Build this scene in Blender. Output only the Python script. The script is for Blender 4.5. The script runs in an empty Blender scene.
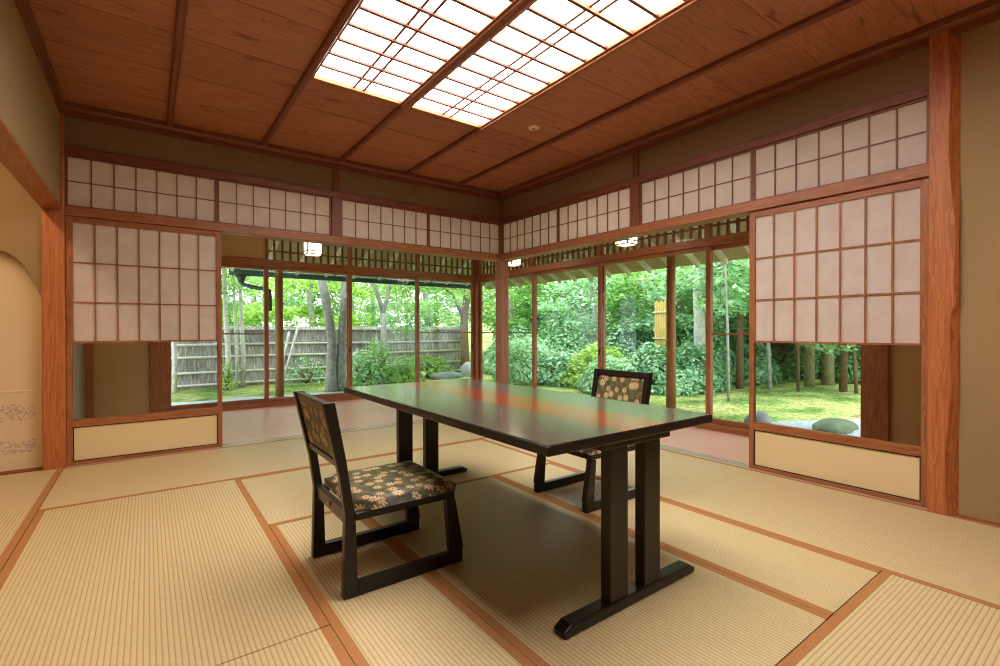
import bpy, math, random
import numpy as np
from mathutils import Vector, Matrix

SC = bpy.context.scene
COL = SC.collection
random.seed(7)

# ------------------------------------------------------------------ camera numbers
H = 0.97
XR, YB = 3.374, 4.561          # inner faces of right and back partitions
XO, YO = 4.42, 6.65            # outer glass lines of the two corridors
ZK, ZKT = 1.787, 1.853         # lintel
ZT = 2.216                     # top of transom paper
ZM = 2.49                      # underside of ceiling moulding
ZC = 2.575                     # ceiling boards
G = -0.12                      # garden level

# ------------------------------------------------------------------ helpers
class MB:
    def __init__(self, o=(0, 0, 0)):
        self.v, self.f, self.o = [], [], o
    def _add(self, vs, fs):
        n = len(self.v); ox, oy, oz = self.o
        self.v += [(a - ox, b - oy, c - oz) for a, b, c in vs]
        self.f += [tuple(n + i for i in f) for f in fs]
    def box(self, x0, x1, y0, y1, z0, z1):
        vs = [(x, y, z) for z in (z0, z1) for y in (y0, y1) for x in (x0, x1)]
        self._add(vs, [(0, 2, 3, 1), (4, 5, 7, 6), (0, 1, 5, 4), (2, 6, 7, 3), (0, 4, 6, 2), (1, 3, 7, 5)])
        return self
    def prism(self, poly, axis, a0, a1):
        """poly: 2D outline in the two other axes (order xyz minus axis), counter-clockwise."""
        def p(u, w, a):
            return {'x': (a, u, w), 'y': (u, a, w), 'z': (u, w, a)}[axis]
        n = len(poly)
        vs = [p(u, w, a0) for u, w in poly] + [p(u, w, a1) for u, w in poly]
        fs = [tuple(range(n))[::-1], tuple(range(n, 2 * n))] + [(i, (i + 1) % n, n + (i + 1) % n, n + i) for i in range(n)]
        if axis == 'y':
            fs = [f[::-1] for f in fs]
        self._add(vs, fs)
        return self
    def tube(self, pts, rad, n=8, cap=True):
        pts = [Vector(p) for p in pts]
        if not hasattr(rad, '__len__'):
            rad = [rad] * len(pts)
        ref = None; vs = []; fs = []
        for i, p in enumerate(pts):
            a = pts[max(i - 1, 0)]; b = pts[min(i + 1, len(pts) - 1)]
            d = (b - a).normalized()
            if ref is None:
                ref = Vector((1, 0, 0)) if abs(d.x) < .9 else Vector((0, 1, 0))
            s = d.cross(ref).normalized(); t = s.cross(d).normalized(); ref = t
            for k in range(n):
                q = p + (s * math.cos(2 * math.pi * k / n) + t * math.sin(2 * math.pi * k / n)) * rad[i]
                vs.append(tuple(q))
        for i in range(len(pts) - 1):
            for k in range(n):
                fs.append((i * n + k, i * n + (k + 1) % n, (i + 1) * n + (k + 1) % n, (i + 1) * n + k))
        if cap:
            fs.append(tuple(range(n))[::-1]); m = (len(pts) - 1) * n
            fs.append(tuple(range(m, m + n)))
        self._add(vs, fs)
        return self
    def lathe(self, prof, c, n=24):
        vs = []; fs = []
        for r, z in prof:
            for k in range(n):
                vs.append((c[0] + r * math.cos(2 * math.pi * k / n), c[1] + r * math.sin(2 * math.pi * k / n), c[2] + z))
        for i in range(len(prof) - 1):
            for k in range(n):
                fs.append((i * n + k, i * n + (k + 1) % n, (i + 1) * n + (k + 1) % n, (i + 1) * n + k))
        fs.append(tuple(range(n))[::-1]); m = (len(prof) - 1) * n; fs.append(tuple(range(m, m + n)))
        self._add(vs, fs)
        return self
    def quad(self, a, b, c, d):
        self._add([a, b, c, d], [(0, 1, 2, 3)])
        return self
    def blob(self, c, r, seed=0, n=14, m=9, rough=.25, flat=False):
        rnd = random.Random(seed); ph = [rnd.uniform(0, 6.28) for _ in range(6)]
        vs = []; fs = []
        for i in range(m + 1):
            th = math.pi * i / m
            for k in range(n):
                a = 2 * math.pi * k / n
                q = 1 + rough * (.5 * math.sin(2 * a + ph[0] + th) + .35 * math.sin(3 * a + ph[1] - 2 * th) + .3 * math.sin(5 * a + ph[2] + 3 * th))
                z = math.cos(th) * r[2]
                if flat: z = max(z, -.15 * r[2])
                vs.append((c[0] + r[0] * q * math.sin(th) * math.cos(a), c[1] + r[1] * q * math.sin(th) * math.sin(a), c[2] + z))
        for i in range(m):
            for k in range(n):
                fs.append((i * n + k, (i + 1) * n + k, (i + 1) * n + (k + 1) % n, i * n + (k + 1) % n))
        self._add(vs, fs)
        return self
    def build(self, name, mat, parent=None, bevel=0, smooth=False, label=None, segs=2):
        me = bpy.data.meshes.new(name)
        me.from_pydata(self.v, [], self.f)
        me.materials.append(mat)
        if smooth:
            for p in me.polygons: p.use_smooth = True
        me.update()
        o = bpy.data.objects.new(name, me)
        COL.objects.link(o)
        if parent is None:
            o.location = self.o
        else:
            o.parent = parent
        if bevel:
            b = o.modifiers.new('bevel', 'BEVEL'); b.width = bevel; b.segments = segs; b.limit_method = 'ANGLE'
            b.harden_normals = False
        if label: o['label'] = label
        return o

def tag(o, label, cat, group=None):
    o['label'] = label; o['category'] = cat
    if group: o['group'] = group
    return o

def thing(name, label, cat, loc=(0, 0, 0), group=None, rz=0):
    o = bpy.data.objects.new(name, None)
    o.empty_display_size = .1
    COL.objects.link(o); o.location = loc; o.rotation_euler = (0, 0, rz)
    return tag(o, label, cat, group)

def struct(o, label=None):
    o['kind'] = 'structure'
    if label: o['label'] = label
    return o

def sthing(name, label, loc=(0, 0, 0)):
    o = bpy.data.objects.new(name, None); COL.objects.link(o); o.location = loc
    return struct(o, label)

def copy_tree(o, parent=None):
    c = o.copy(); COL.objects.link(c)
    if parent is not None: c.parent = parent
    for ch in list(o.children): copy_tree(ch, c)
    return c

# ------------------------------------------------------------------ materials
def lin(r, g, b):
    f = lambda c: (c / 255) / 12.92 if c / 255 <= .04045 else ((c / 255 + .055) / 1.055) ** 2.4
    return (f(r), f(g), f(b), 1)

class NT:
    def __init__(self, name):
        self.m = bpy.data.materials.new(name); self.m.use_nodes = True
        self.t = self.m.node_tree; self.n = self.t.nodes; self.n.clear()
        self.out = self.n.new('ShaderNodeOutputMaterial')
    def new(self, typ, **kw):
        n = self.n.new('ShaderNode' + typ)
        for k, v in kw.items():
            if hasattr(n, k): setattr(n, k, v)
            else: n.inputs[k.replace('_', ' ')].default_value = v
        return n
    def l(self, a, b): self.t.links.new(a, b)
    def math(self, op, a, b=None, c=None):
        n = self.n.new('ShaderNodeMath'); n.operation = op
        for i, x in enumerate((a, b, c)):
            if x is None: continue
            if isinstance(x, (int, float)): n.inputs[i].default_value = x
            else: self.l(x, n.inputs[i])
        return n.outputs[0]
    def ramp(self, fac, stops, interp='LINEAR'):
        n = self.n.new('ShaderNodeValToRGB'); n.color_ramp.interpolation = interp
        e = n.color_ramp.elements
        while len(e) < len(stops): e.new(.5)
        for i, (p, c) in enumerate(stops): e[i].position = p; e[i].color = c
        self.l(fac, n.inputs[0]); return n.outputs[0]
    def mix(self, fac, a, b, mode='MIX'):
        n = self.n.new('ShaderNodeMix'); n.data_type = 'RGBA'; n.blend_type = mode
        for s, x in ((n.inputs[0], fac), (n.inputs[6], a), (n.inputs[7], b)):
            if isinstance(x, (int, float)): s.default_value = x
            elif isinstance(x, tuple): s.default_value = x
            else: self.l(x, s)
        return n.outputs[2]
    def coord(self, scale=(1, 1, 1), rand=True):
        tc = self.n.new('ShaderNodeTexCoord'); src = tc.outputs['Object']
        if rand:
            oi = self.n.new('ShaderNodeObjectInfo')
            mu = self.n.new('ShaderNodeVectorMath'); mu.operation = 'ADD'
            sc = self.math('MULTIPLY', oi.outputs['Random'], 37.0)
            self.l(src, mu.inputs[0]); self.l(sc, mu.inputs[1]); src = mu.outputs[0]
        mp = self.n.new('ShaderNodeMapping'); mp.inputs['Scale'].default_value = scale
        self.l(src, mp.inputs['Vector']); return mp.outputs[0]
    def noise(self, vec, scale, detail=4, rough=.5, dist=0):
        n = self.n.new('ShaderNodeTexNoise'); n.inputs['Scale'].default_value = scale
        n.inputs['Detail'].default_value = detail; n.inputs['Roughness'].default_value = rough
        n.inputs['Distortion'].default_value = dist
        if vec is not None: self.l(vec, n.inputs['Vector'])
        return n.outputs[0]
    def bump(self, h, strength=.2, dist=.01):
        n = self.n.new('ShaderNodeBump'); n.inputs['Strength'].default_value = strength; n.inputs['Distance'].default_value = dist
        self.l(h, n.inputs['Height']); return n.outputs[0]
    def bsdf(self, color, rough=.5, spec=.5, normal=None, coat=0, metal=0):
        b = self.n.new('ShaderNodeBsdfPrincipled')
        for s, x in (('Base Color', color), ('Roughness', rough)):
            if isinstance(x, (tuple, float, int)): b.inputs[s].default_value = x
            else: self.l(x, b.inputs[s])
        b.inputs['Specular IOR Level'].default_value = spec
        b.inputs['Coat Weight'].default_value = coat; b.inputs['Metallic'].default_value = metal
        if normal is not None: self.l(normal, b.inputs['Normal'])
        self.l(b.outputs[0], self.out.inputs[0]); self.b = b
        return self.m

def wood(name, axis, c0, c1, rough=.42, grain=1.0):
    t = NT(name)
    s = {'x': (.5, 9, 9), 'y': (9, .5, 9), 'z': (9, 9, .5)}[axis]
    s = tuple(a * grain for a in s)
    v = t.coord(s)
    n1 = t.noise(v, 3.0, 4, .55, .8)
    s2 = tuple(a * 5 if a > 2 else a * 2 for a in s)
    n2 = t.noise(t.coord(s2), 4.0, 3, .6)
    w = t.math('FRACT', t.math('MULTIPLY', n1, 7.0))
    f = t.math('ADD', t.math('MULTIPLY', w, .5), t.math('MULTIPLY', n2, .5))
    col = t.ramp(f, [(.18, c0), (.8, c1)])
    return t.bsdf(col, rough, .35, t.bump(n2, .05, .002))

WC0, WC1 = lin(132, 74, 42), lin(178, 112, 68)
W = {a: wood('cedar_' + a, a, WC0, WC1) for a in 'xyz'}
WD = {a: wood('dark_cedar_' + a, a, lin(104, 54, 34), lin(142, 82, 54)) for a in 'xyz'}
W_POST = wood('post_cedar', 'z', lin(160, 86, 44), lin(200, 122, 70), .45, .8)
W_EAVE = wood('eave_board', 'x', lin(160, 142, 96), lin(190, 172, 122), .7)
W_RAFT = wood('rafter_wood', 'x', lin(206, 196, 166), lin(232, 224, 200), .7)
W_LOG = wood('weathered_post', 'z', lin(126, 78, 36), lin(172, 116, 62), .6)

def make_ceiling_mat():
    t = NT('ceiling_board')
    g = t.n.new('ShaderNodeNewGeometry')
    tc = t.n.new('ShaderNodeTexCoord')
    mv = t.n.new('ShaderNodeVectorMath'); mv.operation = 'ADD'
    t.l(tc.outputs['Object'], mv.inputs[0])
    t.l(t.math('MULTIPLY', g.outputs['Random Per Island'], 53.0), mv.inputs[1])
    mp = t.new('Mapping'); mp.inputs['Scale'].default_value = (.45, 5, 5); t.l(mv.outputs[0], mp.inputs['Vector'])
    n1 = t.noise(mp.outputs[0], 2.2, 5, .55, 1.0)
    rings = t.math('FRACT', t.math('MULTIPLY', n1, 9.0))
    mp2 = t.new('Mapping'); mp2.inputs['Scale'].default_value = (2.2, 26, 26); t.l(mv.outputs[0], mp2.inputs['Vector'])
    n2 = t.noise(mp2.outputs[0], 2.0, 4, .6)
    mp3 = t.new('Mapping'); mp3.inputs['Scale'].default_value = (1.1, 7, 7); t.l(mv.outputs[0], mp3.inputs['Vector'])
    n3 = t.noise(mp3.outputs[0], 2.3, 5, .7, 1.4)
    f = t.math('ADD', t.math('MULTIPLY', rings, .4), t.math('MULTIPLY', n2, .6))
    col = t.ramp(f, [(.2, lin(166, 104, 72)), (.8, lin(200, 134, 96))])
    streak = t.ramp(n3, [(.60, (0, 0, 0, 1)), (.64, (1, 1, 1, 1))])
    tint = t.ramp(g.outputs['Random Per Island'], [(0, (.78, .76, .74, 1)), (1, (1.08, 1.06, 1.04, 1))])
    col = t.mix(1.0, col, tint, 'MULTIPLY')
    col = t.mix(t.math('MULTIPLY', streak, .6), col, lin(88, 40, 24))
    return t.bsdf(col, .5, .3, t.bump(n2, .05, .002))
M_CEIL = make_ceiling_mat()

def plaster(name, c, var=.06):
    t = NT(name)
    v = t.coord((1, 1, 1), False)
    n1 = t.noise(v, 1.4, 3, .5); n2 = t.noise(v, 260, 2, .7)
    f = t.math('ADD', t.math('MULTIPLY', n1, .5), t.math('MULTIPLY', n2, .5))
    lo = tuple(x * (1 - var * 2) for x in c[:3]) + (1,); hi = tuple(x * (1 + var * 2) for x in c[:3]) + (1,)
    return t.bsdf(t.ramp(f, [(.3, lo), (.7, hi)]), .92, .12, t.bump(n2, .12, .002))
M_PLASTER = plaster('earth_plaster', lin(160, 131, 93))
M_PLASTER_SHADE = plaster('shaded_earth_plaster', lin(140, 112, 86))  # same earth plaster, shade above the transoms painted into its colour
M_PLASTER_L = plaster('light_earth_plaster', lin(196, 160, 108))
M_WHITE = plaster('white_plaster', lin(225, 220, 210))
M_ALC = plaster('alcove_panel_paper', lin(226, 198, 158), .02)

def tatami(name, axis):
    t = NT(name)
    tc = t.n.new('ShaderNodeTexCoord'); sp = t.n.new('ShaderNodeSeparateXYZ'); t.l(tc.outputs['Object'], sp.inputs[0])
    a = sp.outputs[0] if axis == 'y' else sp.outputs[1]
    b = sp.outputs[1] if axis == 'y' else sp.outputs[0]
    P = .0155
    ph = t.math('FRACT', t.math('MULTIPLY', a, 1 / P))
    tri = t.math('ABSOLUTE', t.math('SUBTRACT', ph, .5))           # 0 at ridge, .5 at the warp groove
    groove = t.ramp(tri, [(.30, (0, 0, 0, 1)), (.47, (1, 1, 1, 1))])
    sc = (90, 900, 1) if axis == 'x' else (900, 90, 1)
    mp = t.new('Mapping'); mp.inputs['Scale'].default_value = (30, 420, 1) if axis == 'y' else (420, 30, 1)
    t.l(tc.outputs['Object'], mp.inputs['Vector'])
    fine = t.noise(mp.outputs[0], 1.0, 2, .6)
    big = t.noise(t.coord((1, 1, 1)), 2.2, 3, .5)
    col = t.ramp(fine, [(.25, lin(196, 169, 121)), (.75, lin(226, 201, 154))])
    col = t.mix(t.math('MULTIPLY', t.math('SUBTRACT', big, .35), .5), col, lin(212, 190, 132))
    col = t.mix(t.math('MULTIPLY', groove, .62), col, lin(140, 108, 58))
    hgt = t.math('ADD', t.math('MULTIPLY', t.math('SUBTRACT', 1.0, t.math('MULTIPLY', tri, 2.0)), 1.0), t.math('MULTIPLY', fine, .25))
    return t.bsdf(col, .42, .55, t.bump(hgt, .32, .0022))
M_TAT = {a: tatami('tatami_straw_' + a, a) for a in 'xy'}

def simple(name, c, rough=.5, spec=.5, var=0, scale=20, coat=0, metal=0, bump=0):
    t = NT(name)
    n = t.noise(t.coord(), scale, 3, .6)
    lo = tuple(x * (1 - var) for x in c[:3]) + (1,); hi = tuple(x * (1 + var) for x in c[:3]) + (1,)
    col = t.ramp(n, [(.3, lo), (.7, hi)])
    return t.bsdf(col, rough, spec, t.bump(n, bump, .01) if bump else None, coat, metal)
M_HERI = simple('border_cloth', lin(176, 118, 68), .7, .3, .06, 60)
M_RUSH = simple('corridor_rush', lin(226, 172, 150), .36, .45, .05, 3)
M_SILL = simple('polished_sill', lin(206, 188, 176), .2, .5, .06, 6)
M_GROOVE = simple('sill_groove', lin(120, 100, 92), .4, .4)
M_LACQ = simple('black_lacquer', lin(22, 17, 15), .28, .5, .15, 12)
M_LACQ2 = simple('dark_lacquer_frame', lin(28, 21, 18), .33, .45, .12, 12)
M_BLACK = simple('black_edge', lin(26, 16, 12), .5, .3)
M_CREAM = simple('cream_paper_board', lin(226, 200, 152), .75, .2, .02, 2)
M_GOLD = simple('brass', lin(190, 150, 80), .35, .5, .05, 10, 0, .8)
M_METAL = simple('pale_metal', lin(190, 186, 178), .4, .5, .04, 20, 0, .4)
M_BEIGE = simple('beige_plastic', lin(236, 212, 180), .45, .4)
M_GUTTER = simple('green_copper', lin(64, 88, 78), .55, .4, .12, 6)
M_ROOF = simple('blue_roof_metal', lin(150, 178, 196), .5, .4, .08, 6)
M_STONE = simple('garden_stone', lin(128, 132, 130), .85, .2, .3, 9, 0, 0, .5)
M_EDGE = simple('blue_grey_stone', lin(166, 180, 186), .7, .4, .25, 5, 0, 0, .3)
M_STONE2 = simple('mossy_stone', lin(104, 116, 92), .9, .2, .35, 7, 0, 0, .5)
M_GRAVEL = simple('pale_gravel', lin(158, 166, 170), .9, .2, .4, 38, 0, 0, .6)
M_BARK = simple('grey_bark', lin(164, 164, 156), .9, .15, .28, 14, 0, 0, .5)
M_BARK2 = simple('pale_bark', lin(206, 204, 194), .9, .15, .25, 14, 0, 0, .4)
M_BARK3 = simple('brown_bark', lin(122, 96, 72), .9, .15, .28, 14, 0, 0, .5)
M_BARK4 = simple('mossy_bark', lin(136, 130, 92), .9, .15, .3, 8, 0, 0, .5)
M_BAMBOO = simple('yellow_bamboo', lin(206, 176, 96), .5, .4, .15, 14)
M_BAMBOO_G = simple('grey_bamboo', lin(204, 200, 190), .7, .3, .18, 14)
M_BLACKP = simple('black_plastic', lin(40, 40, 42), .5, .4)

def brush_mat():
    t = NT('brushwood_fence')
    n = t.noise(t.coord((34, 34, 5.0), False), 1.0, 5, .8)
    n2 = t.noise(t.coord((1, 1, 1), False), 2.0, 3, .6)
    f = t.math('ADD', t.math('MULTIPLY', n, .75), t.math('MULTIPLY', n2, .25))
    col = t.ramp(f, [(.34, lin(84, 78, 76)), (.5, lin(160, 152, 148)), (.64, lin(224, 218, 214))])
    return t.bsdf(col, .95, .1, t.bump(n, .6, .02))
M_BRUSH = brush_mat()

def moss_mat():
    t = NT('moss')
    v = t.coord((1, 1, 1), False)
    n1 = t.noise(v, 1.5, 5, .68, .4); n2 = t.noise(v, 22, 5, .75)
    c1 = t.ramp(n1, [(.3, lin(86, 116, 62)), (.46, lin(138, 164, 88)), (.58, lin(190, 194, 128)), (.72, lin(150, 132, 90))])
    c2 = t.ramp(n2, [(.38, (.36, .38, .36, 1)), (.62, (1.18, 1.18, 1.12, 1))])
    return t.bsdf(t.mix(1.0, c1, c2, 'MULTIPLY'), .95, .1, t.bump(n2, .8, .03))
M_MOSS = moss_mat()
M_HUMUS = simple('undergrowth', lin(58, 84, 48), .95, .1, .45, 3, 0, 0, .8)

def leaf_mat(name, cols, trans=.45):
    t = NT(name)
    g = t.n.new('ShaderNodeNewGeometry')
    st = [(i / (len(cols) - 1), c) for i, c in enumerate(cols)]
    col = t.ramp(g.outputs['Random Per Island'], st)
    d = t.n.new('ShaderNodeBsdfPrincipled'); d.inputs['Roughness'].default_value = .55; d.inputs['Specular IOR Level'].default_value = .3
    tr = t.n.new('ShaderNodeBsdfTranslucent')
    t.l(col, d.inputs['Base Color'])
    warm = t.mix(.5, col, lin(196, 226, 96)); t.l(warm, tr.inputs['Color'])
    mx = t.n.new('ShaderNodeMixShader'); mx.inputs[0].default_value = trans
    t.l(d.outputs[0], mx.inputs[1]); t.l(tr.outputs[0], mx.inputs[2]); t.l(mx.outputs[0], t.out.inputs[0])
    return t.m
L_MAPLE = leaf_mat('maple_leaf', [lin(96, 150, 76), lin(140, 194, 108), lin(186, 222, 146)])
L_BRIGHT = leaf_mat('bright_leaf', [lin(124, 172, 72), lin(160, 202, 96), lin(196, 222, 134)])
L_EVER = leaf_mat('evergreen_leaf', [lin(62, 116, 84), lin(124, 180, 136), lin(196, 228, 194)], .3)
L_MINT = leaf_mat('pale_leaf', [lin(100, 164, 122), lin(164, 214, 170), lin(220, 242, 214)], .4)
L_DARK = leaf_mat('dark_leaf', [lin(44, 84, 52), lin(72, 122, 72), lin(108, 158, 96)], .25)

def paper_mat():
    t = NT('shoji_paper')
    n = t.noise(t.coord((1, 1, 1)), 9, 4, .6)
    col = t.ramp(n, [(.3, lin(238, 213, 201)), (.7, lin(249, 228, 217))])
    d = t.n.new('ShaderNodeBsdfDiffuse'); tr = t.n.new('ShaderNodeBsdfTranslucent')
    t.l(col, d.inputs[0]); t.l(col, tr.inputs[0])
    mx = t.n.new('ShaderNodeMixShader'); mx.inputs[0].default_value = .42
    t.l(d.outputs[0], mx.inputs[1]); t.l(tr.outputs[0], mx.inputs[2]); t.l(mx.outputs[0], t.out.inputs[0])
    return t.m
M_PAPER = paper_mat()

def glass_mat():
    t = NT('clear_glass')
    lw = t.n.new('ShaderNodeLayerWeight'); lw.inputs[0].default_value = .5
    p = t.math('POWER', lw.outputs['Facing'], 5.0)
    f = t.math('ADD', t.math('MULTIPLY', p, .5), .015)
    tr = t.n.new('ShaderNodeBsdfTransparent'); tr.inputs[0].default_value = (.985, .992, .988, 1)
    gl = t.n.new('ShaderNodeBsdfGlossy'); gl.inputs['Roughness'].default_value = .0
    mx = t.n.new('ShaderNodeMixShader'); t.l(f, mx.inputs[0])
    t.l(tr.outputs[0], mx.inputs[1]); t.l(gl.outputs[0], mx.inputs[2]); t.l(mx.outputs[0], t.out.inputs[0])
    return t.m
M_GLASS = glass_mat()

def emit(name, c, s, var=0):
    t = NT(name)
    e = t.n.new('ShaderNodeEmission'); e.inputs[1].default_value = s
    if var:
        n = t.noise(t.coord(), 5, 4, .6)
        t.l(t.ramp(n, [(.3, tuple(x * (1 - var) for x in c[:3]) + (1,)), (.7, c)]), e.inputs[0])
    else:
        e.inputs[0].default_value = c
    t.l(e.outputs[0], t.out.inputs[0]); return t.m
M_SKYL = emit('light_panel', (1.0, .965, .92, 1), 8.0, .1)
M_LAMP = emit('lantern_paper', (1.0, .84, .62, 1), 4.5)

def fabric(name, ax):
    """Olive brocade with scattered many-petalled pale blossoms."""
    t = NT(name)
    tc = t.n.new('ShaderNodeTexCoord'); sp = t.n.new('ShaderNodeSeparateXYZ'); t.l(tc.outputs['Object'], sp.inputs[0])
    cb = t.n.new('ShaderNodeCombineXYZ')
    k = {'XY': .7, 'YZ': 0.0}[ax]          # on the seat the pattern runs on down the cushion sides
    a0 = sp.outputs['XYZ'.index(ax[0])]; a1 = sp.outputs['XYZ'.index(ax[1])]
    if k:
        zz = t.math('MULTIPLY', sp.outputs[2], k); a0 = t.math('ADD', a0, zz); a1 = t.math('ADD', a1, zz)
    t.l(a0, cb.inputs[0]); t.l(a1, cb.inputs[1])
    S = 17.0
    sc = t.n.new('ShaderNodeVectorMath'); sc.operation = 'SCALE'; sc.inputs[3].default_value = S; t.l(cb.outputs[0], sc.inputs[0])
    vo = t.n.new('ShaderNodeTexVoronoi'); vo.voronoi_dimensions = '2D'; vo.inputs['Scale'].default_value = 1.0; vo.inputs['Randomness'].default_value = .75
    t.l(sc.outputs[0], vo.inputs['Vector'])
    d = t.n.new('ShaderNodeVectorMath'); d.operation = 'SUBTRACT'; t.l(sc.outputs[0], d.inputs[0]); t.l(vo.outputs['Position'], d.inputs[1])
    ds = t.n.new('ShaderNodeSeparateXYZ'); t.l(d.outputs[0], ds.inputs[0])
    ang = t.math('ARCTAN2', ds.outputs[1], ds.outputs[0]); r = vo.outputs['Distance']
    cs = t.n.new('ShaderNodeSeparateColor'); t.l(vo.outputs['Color'], cs.inputs[0])
    pet = t.math('ABSOLUTE', t.math('COSINE', t.math('ADD', t.math('MULTIPLY', ang, 4.0), t.math('MULTIPLY', cs.outputs[0], 6.0))))
    R = t.math('MULTIPLY', t.math('ADD', .27, t.math('MULTIPLY', cs.outputs[1], .13)), t.math('ADD', .45, t.math('MULTIPLY', pet, .65)))
    inside = t.math('LESS_THAN', r, R)
    core = t.math('LESS_THAN', r, .075)
    ground = t.ramp(t.noise(t.coord((1, 1, 1)), 34, 3, .6), [(.35, lin(62, 56, 32)), (.6, lin(104, 94, 58))])
    fl = t.mix(cs.outputs[2], lin(214, 190, 146), lin(214, 166, 116))
    col = t.mix(t.math('MULTIPLY', inside, .8), ground, fl)
    col = t.mix(core, col, lin(150, 70, 40))
    return t.bsdf(col, .55, .4, t.bump(inside, .25, .002))
M_FAB_S = fabric('blossom_brocade_seat', 'XY')
M_FAB_B = fabric('blossom_brocade_back', 'YZ')

def top_mat():
    t = NT('speckled_lacquer_top')
    tc = t.n.new('ShaderNodeTexCoord'); sp = t.n.new('ShaderNodeSeparateXYZ'); t.l(tc.outputs['Object'], sp.inputs[0])
    n = t.noise(t.coord((1, 1, 1)), 170, 3, .8)
    base = t.ramp(n, [(.35, lin(50, 45, 41)), (.62, lin(108, 98, 88))])
    red = t.ramp(n, [(.35, lin(92, 32, 24)), (.62, lin(150, 66, 48))])
    band = t.math('LESS_THAN', t.math('ABSOLUTE', t.math('SUBTRACT', sp.outputs[0], .03)), .127)
    return t.bsdf(t.mix(band, base, red), t.math('ADD', .10, t.math('MULTIPLY', n, .1)), .72, t.bump(n, .05, .001))
M_TOP = top_mat()

def sprig_mat():
    """Cream alcove paper printed with two drifts of small grey-violet sprigs."""
    t = NT('printed_alcove_paper')
    tc = t.n.new('ShaderNodeTexCoord'); sp = t.n.new('ShaderNodeSeparateXYZ'); t.l(tc.outputs['Object'], sp.inputs[0])
    n = t.noise(tc.outputs['Object'], 75, 4, .75)
    nb = t.noise(tc.outputs['Object'], 7, 3, .6)
    z = sp.outputs[2]
    zz = t.math('ADD', z, t.math('MULTIPLY', t.math('SUBTRACT', nb, .5), .16))
    b1 = t.math('LESS_THAN', t.math('ABSOLUTE', t.math('SUBTRACT', zz, .405)), .05)
    b2 = t.math('LESS_THAN', t.math('ABSOLUTE', t.math('SUBTRACT', zz, .17)), .042)
    m = t.math('MULTIPLY', t.math('MAXIMUM', b1, b2), t.math('GREATER_THAN', n, .52))
    m = t.math('MULTIPLY', m, t.math('LESS_THAN', sp.outputs[0], .565))
    return t.bsdf(t.mix(t.math('MULTIPLY', m, .5), lin(226, 198, 158), lin(120, 112, 128)), .8, .2)
M_SPRIG = sprig_mat()

# ------------------------------------------------------------------ room shell
struct(MB().box(-1.97, XR + .0, -1.3, YB - .001, -.14, -.052).build('floor', M_TAT['y']))
struct(MB().box(-.62, XR + .12, YB + .1155, YO + .06, -.14, -.002).box(XR + .1165, XO + .05, -1.3, YO + .06, -.14, -.002).build('floor_corridor', M_RUSH), 'smooth rush-matted corridor floor between shoji and glass doors')

# tatami mats --------------------------------------------------------------
def mat(x0, x1, y0, y1, ax, label):
    t = thing('tatami_mat', label, 'tatami mat', ((x0 + x1) / 2, (y0 + y1) / 2, -.05), 'tatami mats of the room floor')
    e = .0012; x0 += e; x1 -= e; y0 += e; y1 -= e; o = tuple(t.location); h = .032
    if ax == 'y':
        MB(o).box(x0 + h, x1 - h, y0, y1, -.05, 0).build('straw_surface', M_TAT['y'], t)
        for a in (x0, x1 - h): MB(o).box(a, a + h, y0, y1, -.05, .0008).build('cloth_border', M_HERI, t)
    else:
        MB(o).box(x0, x1, y0 + h, y1 - h, -.05, 0).build('straw_surface', M_TAT['x'], t)
        for a in (y0, y1 - h): MB(o).box(x0, x1, a, a + h, -.05, .0008).build('cloth_border', M_HERI, t)
mat(-.48, .48, 1.6, 3.53, 'y', 'ribbed straw tatami mat in the left foreground, left of the near chair')
mat(-.48, .48, -.33, 1.598, 'y', 'straw tatami mat at the bottom edge of the photo, nearest the camera on the left')
mat(-.48, 1.44, 3.53, YB - .002, 'x', 'tatami mat lying along the foot of the left shoji')
mat(1.44, XR - .002, 3.53, YB - .002, 'x', 'tatami mat in the far corner of the room, behind the table')
mat(.48, 2.37, 2.575, 3.53, 'x', 'tatami mat under the far foot of the table, lying crosswise')
mat(2.37, XR - .002, 1.63, 3.53, 'y', 'tatami mat behind the far chair, beside the right-hand open threshold')
mat(2.37, XR - .002, -.3, 1.63, 'y', 'tatami mat lying along the foot of the right shoji')
mat(.48, .9, .64, 2.575, 'y', 'narrow half-width tatami mat under the near chair')
mat(.9, 1.855, .64, 2.575, 'y', 'tatami mat directly under the table, in its shadow')
mat(1.855, 2.37, .64, 2.575, 'y', 'narrow half-width tatami mat under the far chair')
mat(.482, 2.37, -.32, .638, 'x', 'pale ribbed tatami mat in the bottom right corner of the photo')
mat(-1.46, -.482, 2.6, YB - .002, 'y', 'tatami mat inside the left alcove, left of the cedar post')
mat(-1.46, -.482, .66, 2.598, 'y', 'tatami mat at the left edge of the photo, near end of the alcove')

# sills in the openings (one for each side)
struct(MB().box(-.467, XR + .116, YB, YB + .115, -.05, .003).build('trim_1', M_SILL, bevel=.002))
struct(MB().box(XR, XR + .116, .59, YB - .001, -.05, .003).build('trim_2', M_SILL, bevel=.002))
for i, d in enumerate((.028, .07)):
    struct(MB().box(-.46, XR, YB + d, YB + d + .012, .003, .004).build('trim_%d' % (3 + i), M_GROOVE))
    struct(MB().box(XR + d, XR + d + .012, .71, YB - .02, .003, .004).build('trim_%d' % (5 + i), M_GROOVE))

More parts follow.
